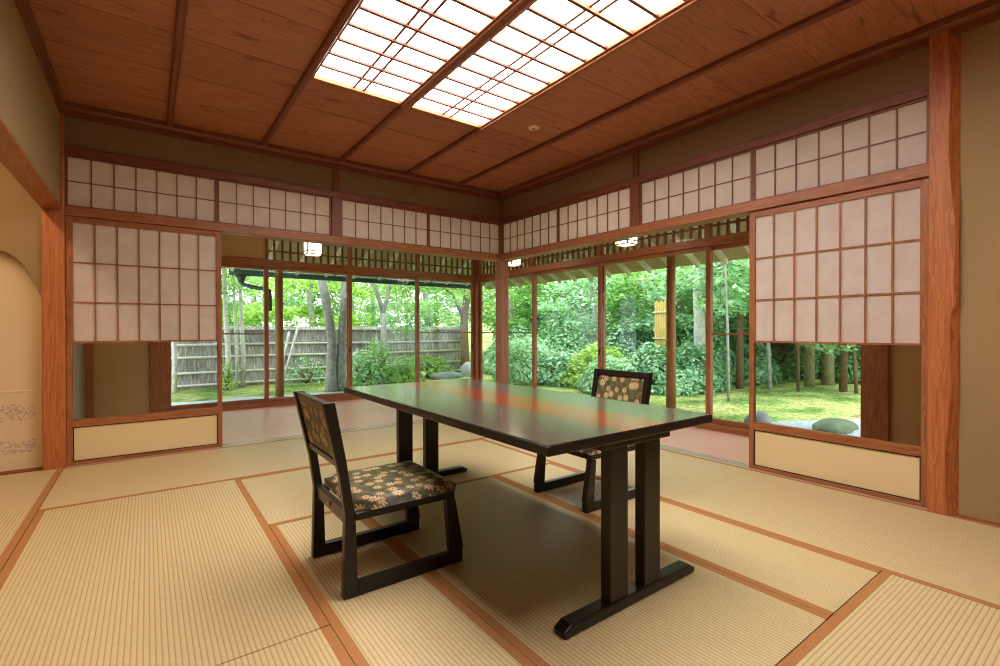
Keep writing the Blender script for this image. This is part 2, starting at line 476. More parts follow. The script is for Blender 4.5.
# posts
struct(MB().box(-.589, -.467, YB - .02, YB + .10, -.05, 2.5).build('trim_7', W_POST, bevel=.006))
def wavy_post():
    """Square post with a waney right-hand arris: the chamfer swells and shrinks along the height."""
    m = MB(); n = 60; vs = []; fs = []
    x0, x1, y0, y1 = XR - .03, XR + .1, .588, .706
    for i in range(n + 1):
        z = 2.52 * i / n
        c = .030 + .012 * math.sin(z * 3.1 + .6) + .008 * math.sin(z * 7.7) - .022 * math.exp(-((z - 1.12) / .05) ** 2)
        c = max(.008, c)
        vs += [(x0, y1 - .004, z), (x0 + .004, y1, z), (x1, y1, z), (x1, y0, z), (x0 + c * .9, y0, z), (x0, y0 + c, z)]
    for i in range(n):
        for k in range(6): fs.append((i * 6 + k, i * 6 + (k + 1) % 6, i * 6 + 6 + (k + 1) % 6, i * 6 + 6 + k))
    fs += [tuple(range(6)), tuple(range(n * 6, n * 6 + 6))[::-1]]
    m._add(vs, [f[::-1] for f in fs]); return m
struct(wavy_post().build('trim_8', W_POST))
struct(MB().box(XR - .012, XR + .10, YB - .012, YB + .10, -.05, 2.5).build('trim_9', W['z'], bevel=.004))

# lintels, transom top rails, hanging posts, ceiling mouldings on the two papered sides
struct(MB().box(-.467, XR - .012, YB - .018, YB + .115, ZK, ZKT).build('trim_10', W['x'], bevel=.003))
struct(MB().box(XR - .018, XR + .115, .706, YB - .012, ZK, ZKT).build('trim_11', W['y'], bevel=.003))
struct(MB().box(-.467, XR - .012, YB - .015, YB + .08, ZT + .002, ZT + .06).build('trim_12', WD['x'], bevel=.003))
struct(MB().box(XR - .015, XR + .08, .706, YB - .012, ZT + .002, ZT + .06).build('trim_13', WD['y'], bevel=.003))
struct(MB().box(1.395, 1.485, YB - .013, YB + .08, ZKT, ZT + .002).build('trim_14', WD['z'], bevel=.003))
struct(MB().box(XR - .013, XR + .08, 2.585, 2.675, ZKT, ZT + .002).build('trim_15', WD['z'], bevel=.003))
struct(MB().box(1.41, 1.47, YB - .005, YB + .06, ZT + .06, ZM).build('trim_16', WD['z'], bevel=.003))
struct(MB().box(XR - .005, XR + .06, 2.60, 2.66, ZT + .06, ZM).build('trim_17', WD['z'], bevel=.003))
struct(MB().box(-.467, 1.41, YB + .012, YB + .07, ZT + .06, ZM + .1).box(1.47, XR + .1, YB + .012, YB + .07, ZT + .06, ZM + .1).build('wall_back', M_PLASTER_SHADE))
struct(MB().box(XR + .012, XR + .07, .706, 2.60, ZT + .06, ZM + .1).box(XR + .012, XR + .07, 2.66, YB + .012, ZT + .06, ZM + .1).build('wall_right', M_PLASTER_SHADE))
# stepped moulding under the ceiling
def mould(axis, name, a0, a1):
    if axis == 'x':
        p = [(YB + .012, ZM), (YB + .012, ZC), (YB - .062, ZC), (YB - .062, ZM + .05), (YB - .05, ZM + .035), (YB - .028, ZM + .03), (YB - .028, ZM)]
        o = MB().prism(p, 'x', a0, a1)
    else:
        s = 1 if a0 is not None else 1
        p = [(XR + .012, ZM), (XR + .012, ZC), (XR - .062, ZC), (XR - .062, ZM + .05), (XR - .05, ZM + .035), (XR - .028, ZM + .03), (XR - .028, ZM)]
        o = MB().prism(p, 'y', a0, a1)
    return struct(o.build(name, WD[axis]))
mould('x', 'trim_18', -.49, XR - .062)
mould('y', 'trim_19', -1.3, YB + .012)
struct(MB().box(-.488, -.455, -1.3, YB - .062, ZM + .03, ZC).box(-.488, -.47, -1.3, YB - .03, ZM, ZM + .03).build('trim_20', WD['y']))

# right-hand plaster wall beyond the post, with its low skirting
struct(MB().box(XR + .004, XR + .1, -1.3, .588, -.05, ZM + .09).build('wall_right_near', M_PLASTER))
struct(MB().box(XR - .008, XR + .003, -1.3, .588, -.05, .014).build('baseboard_right', W['y']))
# left hanging wall, its bottom rail, alcove behind
struct(MB().box(-.58, -.488, -1.3, YB - .02, 1.838, ZC + .02).build('wall_left', M_PLASTER))
struct(MB().box(-.592, -.478, -1.3, YB - .02, 1.82, 1.838).build('trim_21', W['y'], bevel=.003))
struct(MB().box(-1.97, -1.9, -1.3, YB + .2, -.14, ZC).build('wall_left_alcove', M_PLASTER))
struct(MB().box(-1.9, -.592, -1.3, YB, 2.3, 2.36).build('ceiling_alcove', WD['y']))
struct(MB().box(-1.97, XO + .1, -1.4, -1.3, -.14, ZC + .05).build('wall_front', M_PLASTER))

def arch_wall():
    """Plaster wall of the alcove with a wide flattened arch cut out of it, built with its real thickness."""
    m = MB(); xl, xr = -1.9, -.589; cx = -1.222; hw = .624; z0, ztop = 1.215, 1.545
    n = 48; vs = []; fs = []
    pts = []
    for i in range(n + 1):
        u = -1 + 2 * i / n
        prof = [(0, 1.0), (.45, .985), (.672, .92), (.752, .845), (.832, .715), (.907, .485), (.947, .28), (.971, .09), (1.0, 0)]
        pts.append((cx + hw * u, z0 + (ztop - z0) * float(np.interp(abs(u), [q[0] for q in prof], [q[1] for q in prof]))))
    y0, y1 = YB + .005, YB + .055
    for (x, z) in pts:
        vs += [(x, y0, z), (x, y0, 2.3), (x, y1, z), (x, y1, 2.3)]
    for i in range(n):
        a = 4 * i; b = a + 4
        fs += [(a, b, b + 1, a + 1), (a + 2, a + 3, b + 3, b + 2), (a, a + 2, b + 2, b)]
    m._add(vs, fs)
    m.box(xl, cx - hw, y0, y1, -.05, 2.3)
    m.box(cx + hw, xr, y0, y1, z0, 2.3)
    return m
struct(arch_wall().build('wall_back_alcove', M_PLASTER))
struct(MB().box(-1.9, -.589, YB + .075, YB + .12, .556, 1.7).build('wall_back_niche', M_ALC))
a = thing('printed_panel', 'cream panel with two drifts of grey-violet sprigs low in the arched alcove', 'panel', (-1.2, YB + .06, 0))
MB(tuple(a.location)).box(-1.85, -.62, YB + .068, YB + .09, .012, .548).build('paper_face', M_ALC, a)
bpy.data.objects['paper_face'].data.materials[0] = M_SPRIG
MB(tuple(a.location)).box(-.62, -.6, YB + .062, YB + .09, .0, .552).build('edge_strip', M_CREAM, a)
MB(tuple(a.location)).box(-1.85, -.62, YB + .064, YB + .09, .548, .556).build('top_strip', M_BEIGE, a)
struct(MB().box(-1.9, -.589, YB + .058, YB + .12, -.05, .012).build('baseboard_back', W['x']))

# ------------------------------------------------------------------ ceiling
SKX = [(.85, 1.435), (1.525, 2.105)]
SKY = [(1.68, 3.133), (.225, 1.66)]
def ceiling():
    m = MB()
    ys = [.225 + .485 * k for k in range(-4, 10)]
    ys[0] = -1.3; ys[-1] = YB + .012
    for y0, y1 in zip(ys[:-1], ys[1:]):
        inside = .22 < (y0 + y1) / 2 < 3.13
        spans = [(-.49, .838), (2.117, XR + .012)] if inside else [(-.49, XR + .012)]
        for x0, x1 in spans:
            # each board laps its neighbour: one edge sits lower
            m._add([(x0, y0, ZC), (x1, y0, ZC), (x1, y1 + .01, ZC + .0025), (x0, y1 + .01, ZC + .0025),
                    (x0, y0, ZC + .014), (x1, y0, ZC + .014), (x1, y1 + .01, ZC + .0165), (x0, y1 + .01, ZC + .0165)],
                   [(0, 3, 2, 1), (4, 5, 6, 7), (0, 1, 5, 4), (2, 3, 7, 6), (0, 4, 7, 3), (1, 2, 6, 5)])
    return m
ceil = struct(ceiling().build('ceiling', M_CEIL))
struct(MB().box(-2, XO + .1, -1.4, YB + .1, ZC + .16, ZC + .2).build('ceiling_void', M_WHITE))
for x in (.145, .815, 1.48, 2.14, 2.765):
    w = .021 if x != 1.48 else .022
    p = [(x - w, ZC + .002), (x - w, ZC - .022), (x - w * .6, ZC - .03), (x + w * .6, ZC - .03), (x + w, ZC - .022), (x + w, ZC + .002)]
    MB().prism(p, 'y', -1.3, YB - .062).build('batten', WD['y'], ceil)

def skylight(x0, x1, y0, y1, label):
    o = ((x0 + x1) / 2, (y0 + y1) / 2, ZC - .02)
    t = thing('ceiling_light', label, 'ceiling light', o, 'latticed ceiling light panels')
    f = .014
    MB(o).box(x0 - f, x0, y0 - f, y1 + f, ZC - .018, ZC + .012).box(x1, x1 + f, y0 - f, y1 + f, ZC - .018, ZC + .012) \
        .box(x0, x1, y0 - f, y0, ZC - .018, ZC + .012).box(x0, x1, y1, y1 + f, ZC - .018, ZC + .012).build('frame', W['y'], t, bevel=.002)
    MB(o).box(x0, x1, y0, y1, ZC + .007, ZC + .011).build('diffuser', M_SKYL, t)
    m = MB(o); n = 9
    for k in range(1, n):
        y = y0 + (y1 - y0) * k / n
        m.box(x0, x1, y - .009, y + .009, ZC - .014, ZC - .002)
    c = (x0 + x1) / 2
    for d in (-.034, .034):
        m.box(c + d - .007, c + d + .007, y0, y1, ZC - .0019, ZC + .0065)
    m.build('lattice', WD['x'], t)
skylight(*SKX[0], *SKY[0], 'glowing latticed ceiling panel on the left of the central batten')
skylight(*SKX[1], *SKY[0], 'glowing latticed ceiling panel on the right of the central batten')
skylight(*SKX[1], *SKY[1], 'glowing latticed ceiling panel nearer the camera, cut by the top photo edge')
skylight(*SKX[0], *SKY[1], 'glowing latticed ceiling panel just above the photo edge, left of the central batten')
struct(MB().box(1.452, 1.508, -1.3, 3.15, ZC - .026, ZC + .03).build('trim_22', W['y'], bevel=.004))
struct(MB().box(2.121, 2.155, .2, 3.15, ZC - .032, ZC - .002).build('trim_23', W['y'], bevel=.004))

t = thing('sprinkler_head', 'small round sprinkler head on the wooden ceiling beside the light panels', 'sprinkler', (2.477, 2.909, ZC))
o = tuple(t.location)
MB(o).lathe([(.043, .004), (.045, -.006), (.04, -.014), (.024, -.015), (.023, -.004)], (2.477, 2.909, ZC + .002), 24).build('cover_ring', M_BEIGE, t, smooth=True)
MB(o).lathe([(.008, 0), (.008, -.014), (.014, -.018), (.014, -.022), (.004, -.024)], (2.477, 2.909, ZC), 16).build('nozzle', M_METAL, t, smooth=True)

# ------------------------------------------------------------------ transom shoji (setting: fixed windows above the lintel)
def transom(n, side, a0, a1):
    m = MB(); L = MB(); P = MB(); s = .014; z0, z1 = ZKT + .001, ZT
    y = (YB if side == 'b' else XR) + .002
    def bx(M, u0, u1, d0, d1, zz0, zz1):
        if side == 'b': M.box(u0, u1, y + d0, y + d1, zz0, zz1)
        else: M.box(y + d0, y + d1, u0, u1, zz0, zz1)
    root = sthing('window_%d' % n, None, ((a0 + a1) / 2, YB, z0) if side == 'b' else (XR, (a0 + a1) / 2, z0))
    for M in (m, L, P): M.o = tuple(root.location)
    bx(m, a0, a0 + s, 0, .024, z0, z1); bx(m, a1 - s, a1, 0, .024, z0, z1)
    bx(m, a0 + s, a1 - s, 0, .024, z0, z0 + .01); bx(m, a0 + s, a1 - s, 0, .024, z1 - .01, z1)
    for k in range(1, 7):
        u = a0 + s + (a1 - a0 - 2 * s) * k / 7
        bx(L, u - .0035, u + .0035, .004, .013, z0 + .01, z1 - .01)
    zz = (z0 + z1) / 2
    bx(L, a0 + s, a1 - s, .006, .012, zz - .0035, zz + .0035)
    if side == 'b': P.quad((a0 + s, y + .014, z0 + .01), (a1 - s, y + .014, z0 + .01), (a1 - s, y + .014, z1 - .01), (a0 + s, y + .014, z1 - .01))
    else: P.quad((y + .014, a0 + s, z0 + .01), (y + .014, a0 + s, z1 - .01), (y + .014, a1 - s, z1 - .01), (y + .014, a1 - s, z0 + .01))
    m.build('window_frame', WD['x' if side == 'b' else 'y'], root); L.build('lattice', WD['z'], root); P.build('paper', M_PAPER, root)
k = 1
for a0, a1 in ((-.466, .466), (.468, 1.394), (1.486, 2.414), (2.416, XR - .014)):
    transom(k, 'b', a0, a1); k += 1
for a0, a1 in ((.708, 1.64), (1.642, 2.584), (2.676, 3.595), (3.597, YB - .014)):
    transom(k, 'r', a0, a1); k += 1

# ------------------------------------------------------------------ the two snow-viewing shoji leaves
def shoji(side, a0, a1, label):
    dp = .034
    base = (YB if side == 'b' else XR) + .004
    loc = ((a0 + a1) / 2, base, .004) if side == 'b' else (base, (a0 + a1) / 2, .004)
    t = thing('shoji_screen', label, 'shoji screen', loc, None)
    H_, V_ = (W['x'] if side == 'b' else W['y']), W['z']
    def bx(M, u0, u1, d0, d1, z0, z1):
        if side == 'b': M.box(u0, u1, base + d0, base + d1, z0, z1)
        else: M.box(base + d0, base + d1, u0, u1, z0, z1)
        return M
    N = lambda: MB(loc)
    s = .032
    bx(N(), a0, a0 + s, 0, dp, .005, 1.785).build('stile', V_, t, bevel=.002)
    bx(N(), a1 - s, a1, 0, dp, .005, 1.785).build('stile', V_, t, bevel=.002)
    i0, i1 = a0 + s, a1 - s
    bx(N(), i0, i1, 0, dp, 1.748, 1.785).build('rail', H_, t, bevel=.002, label='top rail')
    bx(N(), i0, i1, 0, dp, .277, .330).build('rail', H_, t, bevel=.002, label='rail between glass and skirt board')
    bx(N(), i0, i1, 0, dp, .005, .030).build('rail', H_, t, bevel=.002, label='bottom rail')
    bx(N(), i0 + .006, i1 - .006, .010, .018, .036, .271).build('skirt_board', M_CREAM, t)
    m = N(); bx(m, i0, i0 + .006, .004, .02, .030, .277); bx(m, i1 - .006, i1, .004, .02, .030, .277)
    bx(m, i0 + .006, i1 - .006, .004, .02, .030, .036); bx(m, i0 + .006, i1 - .006, .004, .02, .271, .277)
    m.build('skirt_edging', M_BLACK, t, label='thin black edging strip')
    bx(N(), i0, i1, .020, .023, .330, 1.748).build('pane', M_GLASS, t)
    # raised paper sash with its lattice
    f = N(); bx(f, i0, i1, .0, .016, .880, .892); bx(f, i0, i1, .0, .016, 1.742, 1.748)
    bx(f, i0, i0 + .007, .0, .016, .892, 1.742); bx(f, i1 - .007, i1, .0, .016, .892, 1.742)
    sash = f.build('paper_sash', H_, t)
    L = N()
    for q in range(1, 7):
        u = i0 + (i1 - i0) * q / 7
        bx(L, u - .0045, u + .0045, .001, .010, .892, 1.742)
    for q in (1, 2):
        z = .886 + (1.745 - .886) * q / 3
        bx(L, i0 + .007, i1 - .007, .002, .009, z - .0045, z + .0045)
    L.build('lattice', V_, sash)
    P = N(); d = base + .0125; j0, j1 = i0 + .007, i1 - .007
    if side == 'b': P.quad((j0, d, .892), (j1, d, .892), (j1, d, 1.742), (j0, d, 1.742))
    else: P.quad((d, j0, .892), (d, j0, 1.742), (d, j1, 1.742), (d, j1, .892))
    P.build('paper', M_PAPER, sash)
    return t
shoji('b', -.466, .497, 'cedar shoji leaf with glazed lower half, beside the left post')
shoji('r', .708, 1.663, 'cedar shoji leaf with glazed lower half, beside the right-hand post')

# ------------------------------------------------------------------ corridor: outer walls, glass doors, upper slatted lights
# sills and head beams
struct(MB().box(.10, XO + .0, YO - .03, YO + .09, -.05, .055).build('trim_24', W['x'], bevel=.004))
struct(MB().box(XO - .03, XO + .09, 1.145, YO - .03, -.05, .055).build('trim_25', W['y'], bevel=.004))
struct(MB().box(-.65, XO - .03, YO - .035, YO + .09, 1.785, 1.865).build('trim_26', W['x'], bevel=.004))
struct(MB().box(XO - .035, XO + .09, -1.3, YO - .03, 1.785, 1.865).build('trim_27', W['y'], bevel=.004))
struct(MB().box(XO - .06, XO + .06, YO - .06, YO + .06, -.05, 2.36).build('trim_28', W['z'], bevel=.004))
struct(MB().box(-.65, XO - .06, YO - .03, YO + .09, 2.13, 2.2).build('trim_29', W['x'], bevel=.004))
struct(MB().box(XO - .03, XO + .09, -1.3, YO - .06, 2.13, 2.2).build('trim_30', W['y'], bevel=.004))
struct(MB().box(-.65, XO - .06, YO, YO + .08, 2.2, 2.45).build('wall_back_outer', M_PLASTER))
struct(MB().box(XO, XO + .08, -1.3, YO - .06, 2.2, 2.45).build('wall_right_outer', M_PLASTER))
struct(MB().box(-.65, XR + .05, YB + .12, YO + .09, 2.40, 2.44).box(XR + .05, XO + .09, -1.3, YO + .09, 2.40, 2.44).build('ceiling_corridor', W_EAVE))
# solid wall at the left end of the back corridor, and right end of the side corridor
struct(MB().box(.02, .165, YO - .04, YO + .08, -.05, 1.785).build('trim_31', W['z'], bevel=.004))
struct(MB().box(-.46, .02, YO, YO + .07, -.05, 1.785).build('wall_back_panel', M_PLASTER_L))
struct(MB().box(-.535, -.46, YO - .04, YO + .08, -.05, 1.785).build('trim_32', W['z'], bevel=.004))
struct(MB().box(-.65, -.535, YO + .01, YO + .06, -.05, 1.785).build('wall_back_end', M_WHITE))
struct(MB().box(-.72, -.65, YB + .11, YO + .09, -.14, 2.45).build('wall_left_end', M_WHITE))
struct(MB().box(.165, 1.216, YO + .005, YO + .03, 1.865, 2.13).build('wall_back_upper', M_PLASTER_L))
struct(MB().box(XO - .04, XO + .08, 1.145, 1.285, -.05, 1.785).build('trim_33', W['z'], bevel=.004))
struct(MB().box(XO, XO + .07, -1.3, 1.145, -.05, 1.785).build('wall_right_panel', M_PLASTER_L))
struct(MB().box(-.65, .165, YO + .005, YO + .03, 1.865, 2.13).build('wall_back_far', M_PLASTER_L))

def glass_door(n, side, a0, a1, off, midrail, pulls=()):
    base = (YO if side == 'b' else XO) + off
    root = sthing('window_%d' % n, None, ((a0 + a1) / 2, base, .055) if side == 'b' else (base, (a0 + a1) / 2, .055))
    loc = tuple(root.location); d = .032; s = .05
    H_ = W['x'] if side == 'b' else W['y']
    def bx(u0, u1, d0, d1, z0, z1):
        M = MB(loc)
        return M.box(u0, u1, base + d0, base + d1, z0, z1) if side == 'b' else M.box(base + d0, base + d1, u0, u1, z0, z1)
    bx(a0, a0 + s, 0, d, .055, 1.785).build('stile', W['z'], root, bevel=.002)
    bx(a1 - s, a1, 0, d, .055, 1.785).build('stile', W['z'], root, bevel=.002)
    bx(a0 + s, a1 - s, 0, d, .055, .10).build('rail', H_, root, bevel=.002)
    bx(a0 + s, a1 - s, 0, d, 1.745, 1.785).build('rail', H_, root, bevel=.002)
    bx(a0 + s, a1 - s, .012, .016, .10, 1.745).build('pane', M_GLASS, root)
    if midrail: bx(a0 + s, a1 - s, .002, .026, .918, .934).build('rail', W['z'], root)
    for u in pulls:
        bx(u - .008, u + .008, -.002, .001, .66, .74).build('finger_pull', M_BLACK, root)
n = 9
for a0, a1, off, mr, pl in ((.167, 1.242, .035, True, ()), (1.192, 2.315, .0, False, (2.285,)), (2.255, 3.365, .035, False, ()), (3.31, XO - .062, .0, True, (4.32,))):
    glass_door(n, 'b', a0, a1, off, mr, pl); n += 1
for a0, a1, off, mr, pl in ((5.19, YO - .062, .0, True, ()), (3.93, 5.26, .035, False, ()), (2.55, 4.0, .0, False, (3.97,)), (1.287, 2.61, .035, True, ())):
    glass_door(n, 'r', a0, a1, off, mr, pl); n += 1

def upper_light(n, side, a0, a1):
    """Fixed slatted light above the head beam: pane, uprights and one cross rail outside it."""
    base = YO if side == 'b' else XO
    root = sthing('window_%d' % n, None, ((a0 + a1) / 2, base, 1.865) if side == 'b' else (base, (a0 + a1) / 2, 1.865))
    loc = tuple(root.location)
    def bx(M, u0, u1, d0, d1, z0, z1):
        return M.box(u0, u1, base + d0, base + d1, z0, z1) if side == 'b' else M.box(base + d0, base + d1, u0, u1, z0, z1)
    F = MB(loc)
    bx(F, a0, a0 + .022, -.02, .05, 1.866, 2.129); bx(F, a1 - .022, a1, -.02, .05, 1.866, 2.129)
    F.build('window_frame', W['z'], root)
    bx(MB(loc), a0 + .022, a1 - .022, .0, .004, 1.866, 2.129).build('pane', M_GLASS, root)
    S = MB(loc); k = max(2, round((a1 - a0) / .098))
    for q in range(1, k):
        u = a0 + (a1 - a0) * q / k
        bx(S, u - .013, u + .013, .018, .04, 1.866, 2.129)
    bx(S, a0 + .022, a1 - .022, .04, .052, 1.975, 1.995)
    S.build('slats', WD['z'], root)
for a0, a1 in ((1.218, 2.288), (2.29, 3.335), (3.337, XO - .062)):
    upper_light(n, 'b', a0, a1); n += 1
for a0, a1 in ((5.23, YO - .062), (3.97, 5.228), (2.58, 3.968), (1.25, 2.578)):
    upper_light(n, 'r', a0, a1); n += 1

# lanterns
def lantern(x, y, label):
    o = (x, y, 1.822)
    t = thing('paper_lantern', label, 'lantern', o, None)
    r = .084; z0, z1 = 1.822, 2.0
    MB(o).box(x - r + .006, x + r - .006, y - r + .006, y + r - .006, z0 + .006, z1 - .006).build('lantern_shade', M_LAMP, t)
    f = MB(o); e = .013
    for sx in (-1, 1):
        for sy in (-1, 1):
            f.box(x + sx * r - (e if sx > 0 else 0), x + sx * r + (e if sx < 0 else 0), y + sy * r - (e if sy > 0 else 0), y + sy * r + (e if sy < 0 else 0), z0, z1)
    for z in (z0, z0 + .034, z1 - .012):
        f.box(x - r, x + r, y - r, y - r + .008, z, z + .012); f.box(x - r, x + r, y + r - .008, y + r, z, z + .012)
        f.box(x - r, x - r + .008, y - r + .008, y + r - .008, z, z + .012); f.box(x + r - .008, x + r, y - r + .008, y + r - .008, z, z + .012)
    f.build('frame', W['z'], t)
    MB(o).box(x - .06, x + .06, y - .06, y + .06, 2.37, 2.399).build('ceiling_plate', W['x'], t)
    MB(o).tube([(x, y, z1 - .004), (x, y, 2.37)], .012, 10).build('stem', M_BLACK, t)
lantern(1.52, 5.65, 'glowing square paper lantern seen over the left-hand glass doors')
lantern(3.9, 3.15, 'glowing square paper lantern over the right-hand corridor, above the far chair')
lantern(3.9, 5.02, 'glowing square paper lantern beside the inner corner post')

# ------------------------------------------------------------------ eaves outside
def eaves():
    e = struct(MB().prism([(YO + .09, 2.46), (YO + .09, 2.42), (8.02, 1.88), (8.02, 1.92)], 'x', -.2, 5.75).build('eaves_back', W_EAVE), 'boarded eaves over the back glass doors')
    x = .1
    while x < 5.6:
        MB().prism([(YO + .09, 2.42), (YO + .09, 2.365), (7.98, 1.835), (7.98, 1.897)], 'x', x - .022, x + .022).build('rafter', W_RAFT, e); x += .45
    e = struct(MB().prism([(XO + .09, 2.42), (5.66, 1.80), (5.66, 1.84), (XO + .09, 2.46)], 'y', -1.3, 8.1).build('eaves_right', W_EAVE), 'boarded eaves over the right-hand glass doors')
    y = -.2
    while y < 8:
        MB().prism([(XO + .09, 2.365), (5.62, 1.75), (5.62, 1.82), (XO + .09, 2.42)], 'y', y - .022, y + .022).build('rafter', W_RAFT, e); y += .36
eaves()
t = thing('rain_gutter', 'dark green rain gutter along the eave beyond the left glass doors', 'gutter', (2, 8.08, 1.84))
MB(tuple(t.location)).tube([(.98, 8.07, 1.835), (5.4, 8.07, 1.835)], .048, 12).build('trough', M_GUTTER, t, smooth=True)
for x in (1.6, 2.5, 3.4, 4.3, 5.2):
    MB(tuple(t.location)).box(x - .01, x + .01, 7.98, 8.03, 1.87, 1.885).box(x - .012, x + .012, 8.01, 8.13, 1.872, 1.89).build('bracket', M_METAL, t)
t = thing('downpipe', 'bent dark downpipe hanging from the gutter beside the round eave post', 'downpipe', (1.15, 8.07, 1.78))
o = tuple(t.location)
MB(o).lathe([(.035, -.11), (.05, -.06), (.075, 0)], (1.13, 8.07, 1.79), 14).build('hopper', M_GUTTER, t, smooth=True)
MB(o).tube([(1.13, 8.07, 1.70), (1.15, 8.05, 1.66), (1.25, 7.98, 1.62), (1.43, 7.86, 1.585), (1.475, 7.84, 1.56), (1.48, 7.84, 1.48), (1.48, 7.84, 1.26)], .03, 10).build('pipe', M_GUTTER, t, smooth=True)
def eave_post(x, y, label):
    t = thing('eave_post', label, 'post', (x, y, -.05))
    o = tuple(t.location)
    MB(o).tube([(x, y, -.03), (x + .004, y, .6), (x - .003, y, 1.3), (x, y, 1.93)], [.06, .058, .056, .054], 16).build('shaft', W_LOG, t, smooth=True)
    MB(o).blob((x, y, -.075), (.2, .17, .06), 5).build('base_stone', M_STONE, t, smooth=True)
eave_post(1.585, 7.72, 'round timber eave post outside, left of the chair beyond the glass')
eave_post(5.33, 3.6, 'round timber eave post outside, behind the far chair')

# neighbouring wing's roof edge seen at far left
t = thing('neighbouring_roof', 'pale blue metal eave of the neighbouring wing at the far left window', 'roof', (.6, 9.2, 1.7))
o = tuple(t.location)
MB(o).prism([(-.6, 1.62), (1.32, 2.16), (1.32, 2.2), (-.6, 1.66)][::1], 'y', 7.95, 9.6).build('roof_sheet', M_ROOF, t)
for y in (8.05, 8.4, 8.75, 9.1, 9.45):
    MB(o).prism([(-.6, 1.56), (1.25, 2.08), (1.25, 2.135), (-.6, 1.615)], 'y', y - .03, y + .03).build('rafter', W_RAFT, t)

# ------------------------------------------------------------------ table
def table():
    cx, cy = 1.388, 1.95
    t = thing('dining_table', 'long black lacquered table with speckled top and red-brown centre band', 'table', (cx, cy, .0012))
    x0, x1, y0, y1, zt = -.445, .445, -.905, .905, .628
    m = MB(); m.box(x0, x1, y0, y1, zt - .034, zt - .0035).build('tabletop', M_LACQ, t, bevel=.005)
    tp = bpy.data.objects['tabletop']
    MB().box(x0 + .004, x1 - .004, y0 + .004, y1 - .004, zt - .0034, zt).build('top_surface', M_TOP, tp, bevel=.002)
    for sy in (-1, 1):
        yc = sy * .845
        # foot runner with bevelled ends
        z1 = .038
        p = [(-.335, 0), (.36, 0), (.372, .008), (.372, .02), (.338, z1), (-.313, z1), (-.347, .02), (-.347, .008)]
        MB().prism(p, 'y', yc - .027, yc + .027).build('foot', M_LACQ, t, bevel=.006)
        for xa in (-.082, .103):
            MB().box(xa - .047, xa + .047, yc - .022, yc + .022, z1, zt - .062).build('leg', M_LACQ2, t, bevel=.004)
        MB().box(-.18, .2, yc - .03, yc + .03, zt - .062, zt - .0345).build('crossbar', M_LACQ2, t, bevel=.003)
    return t
table()

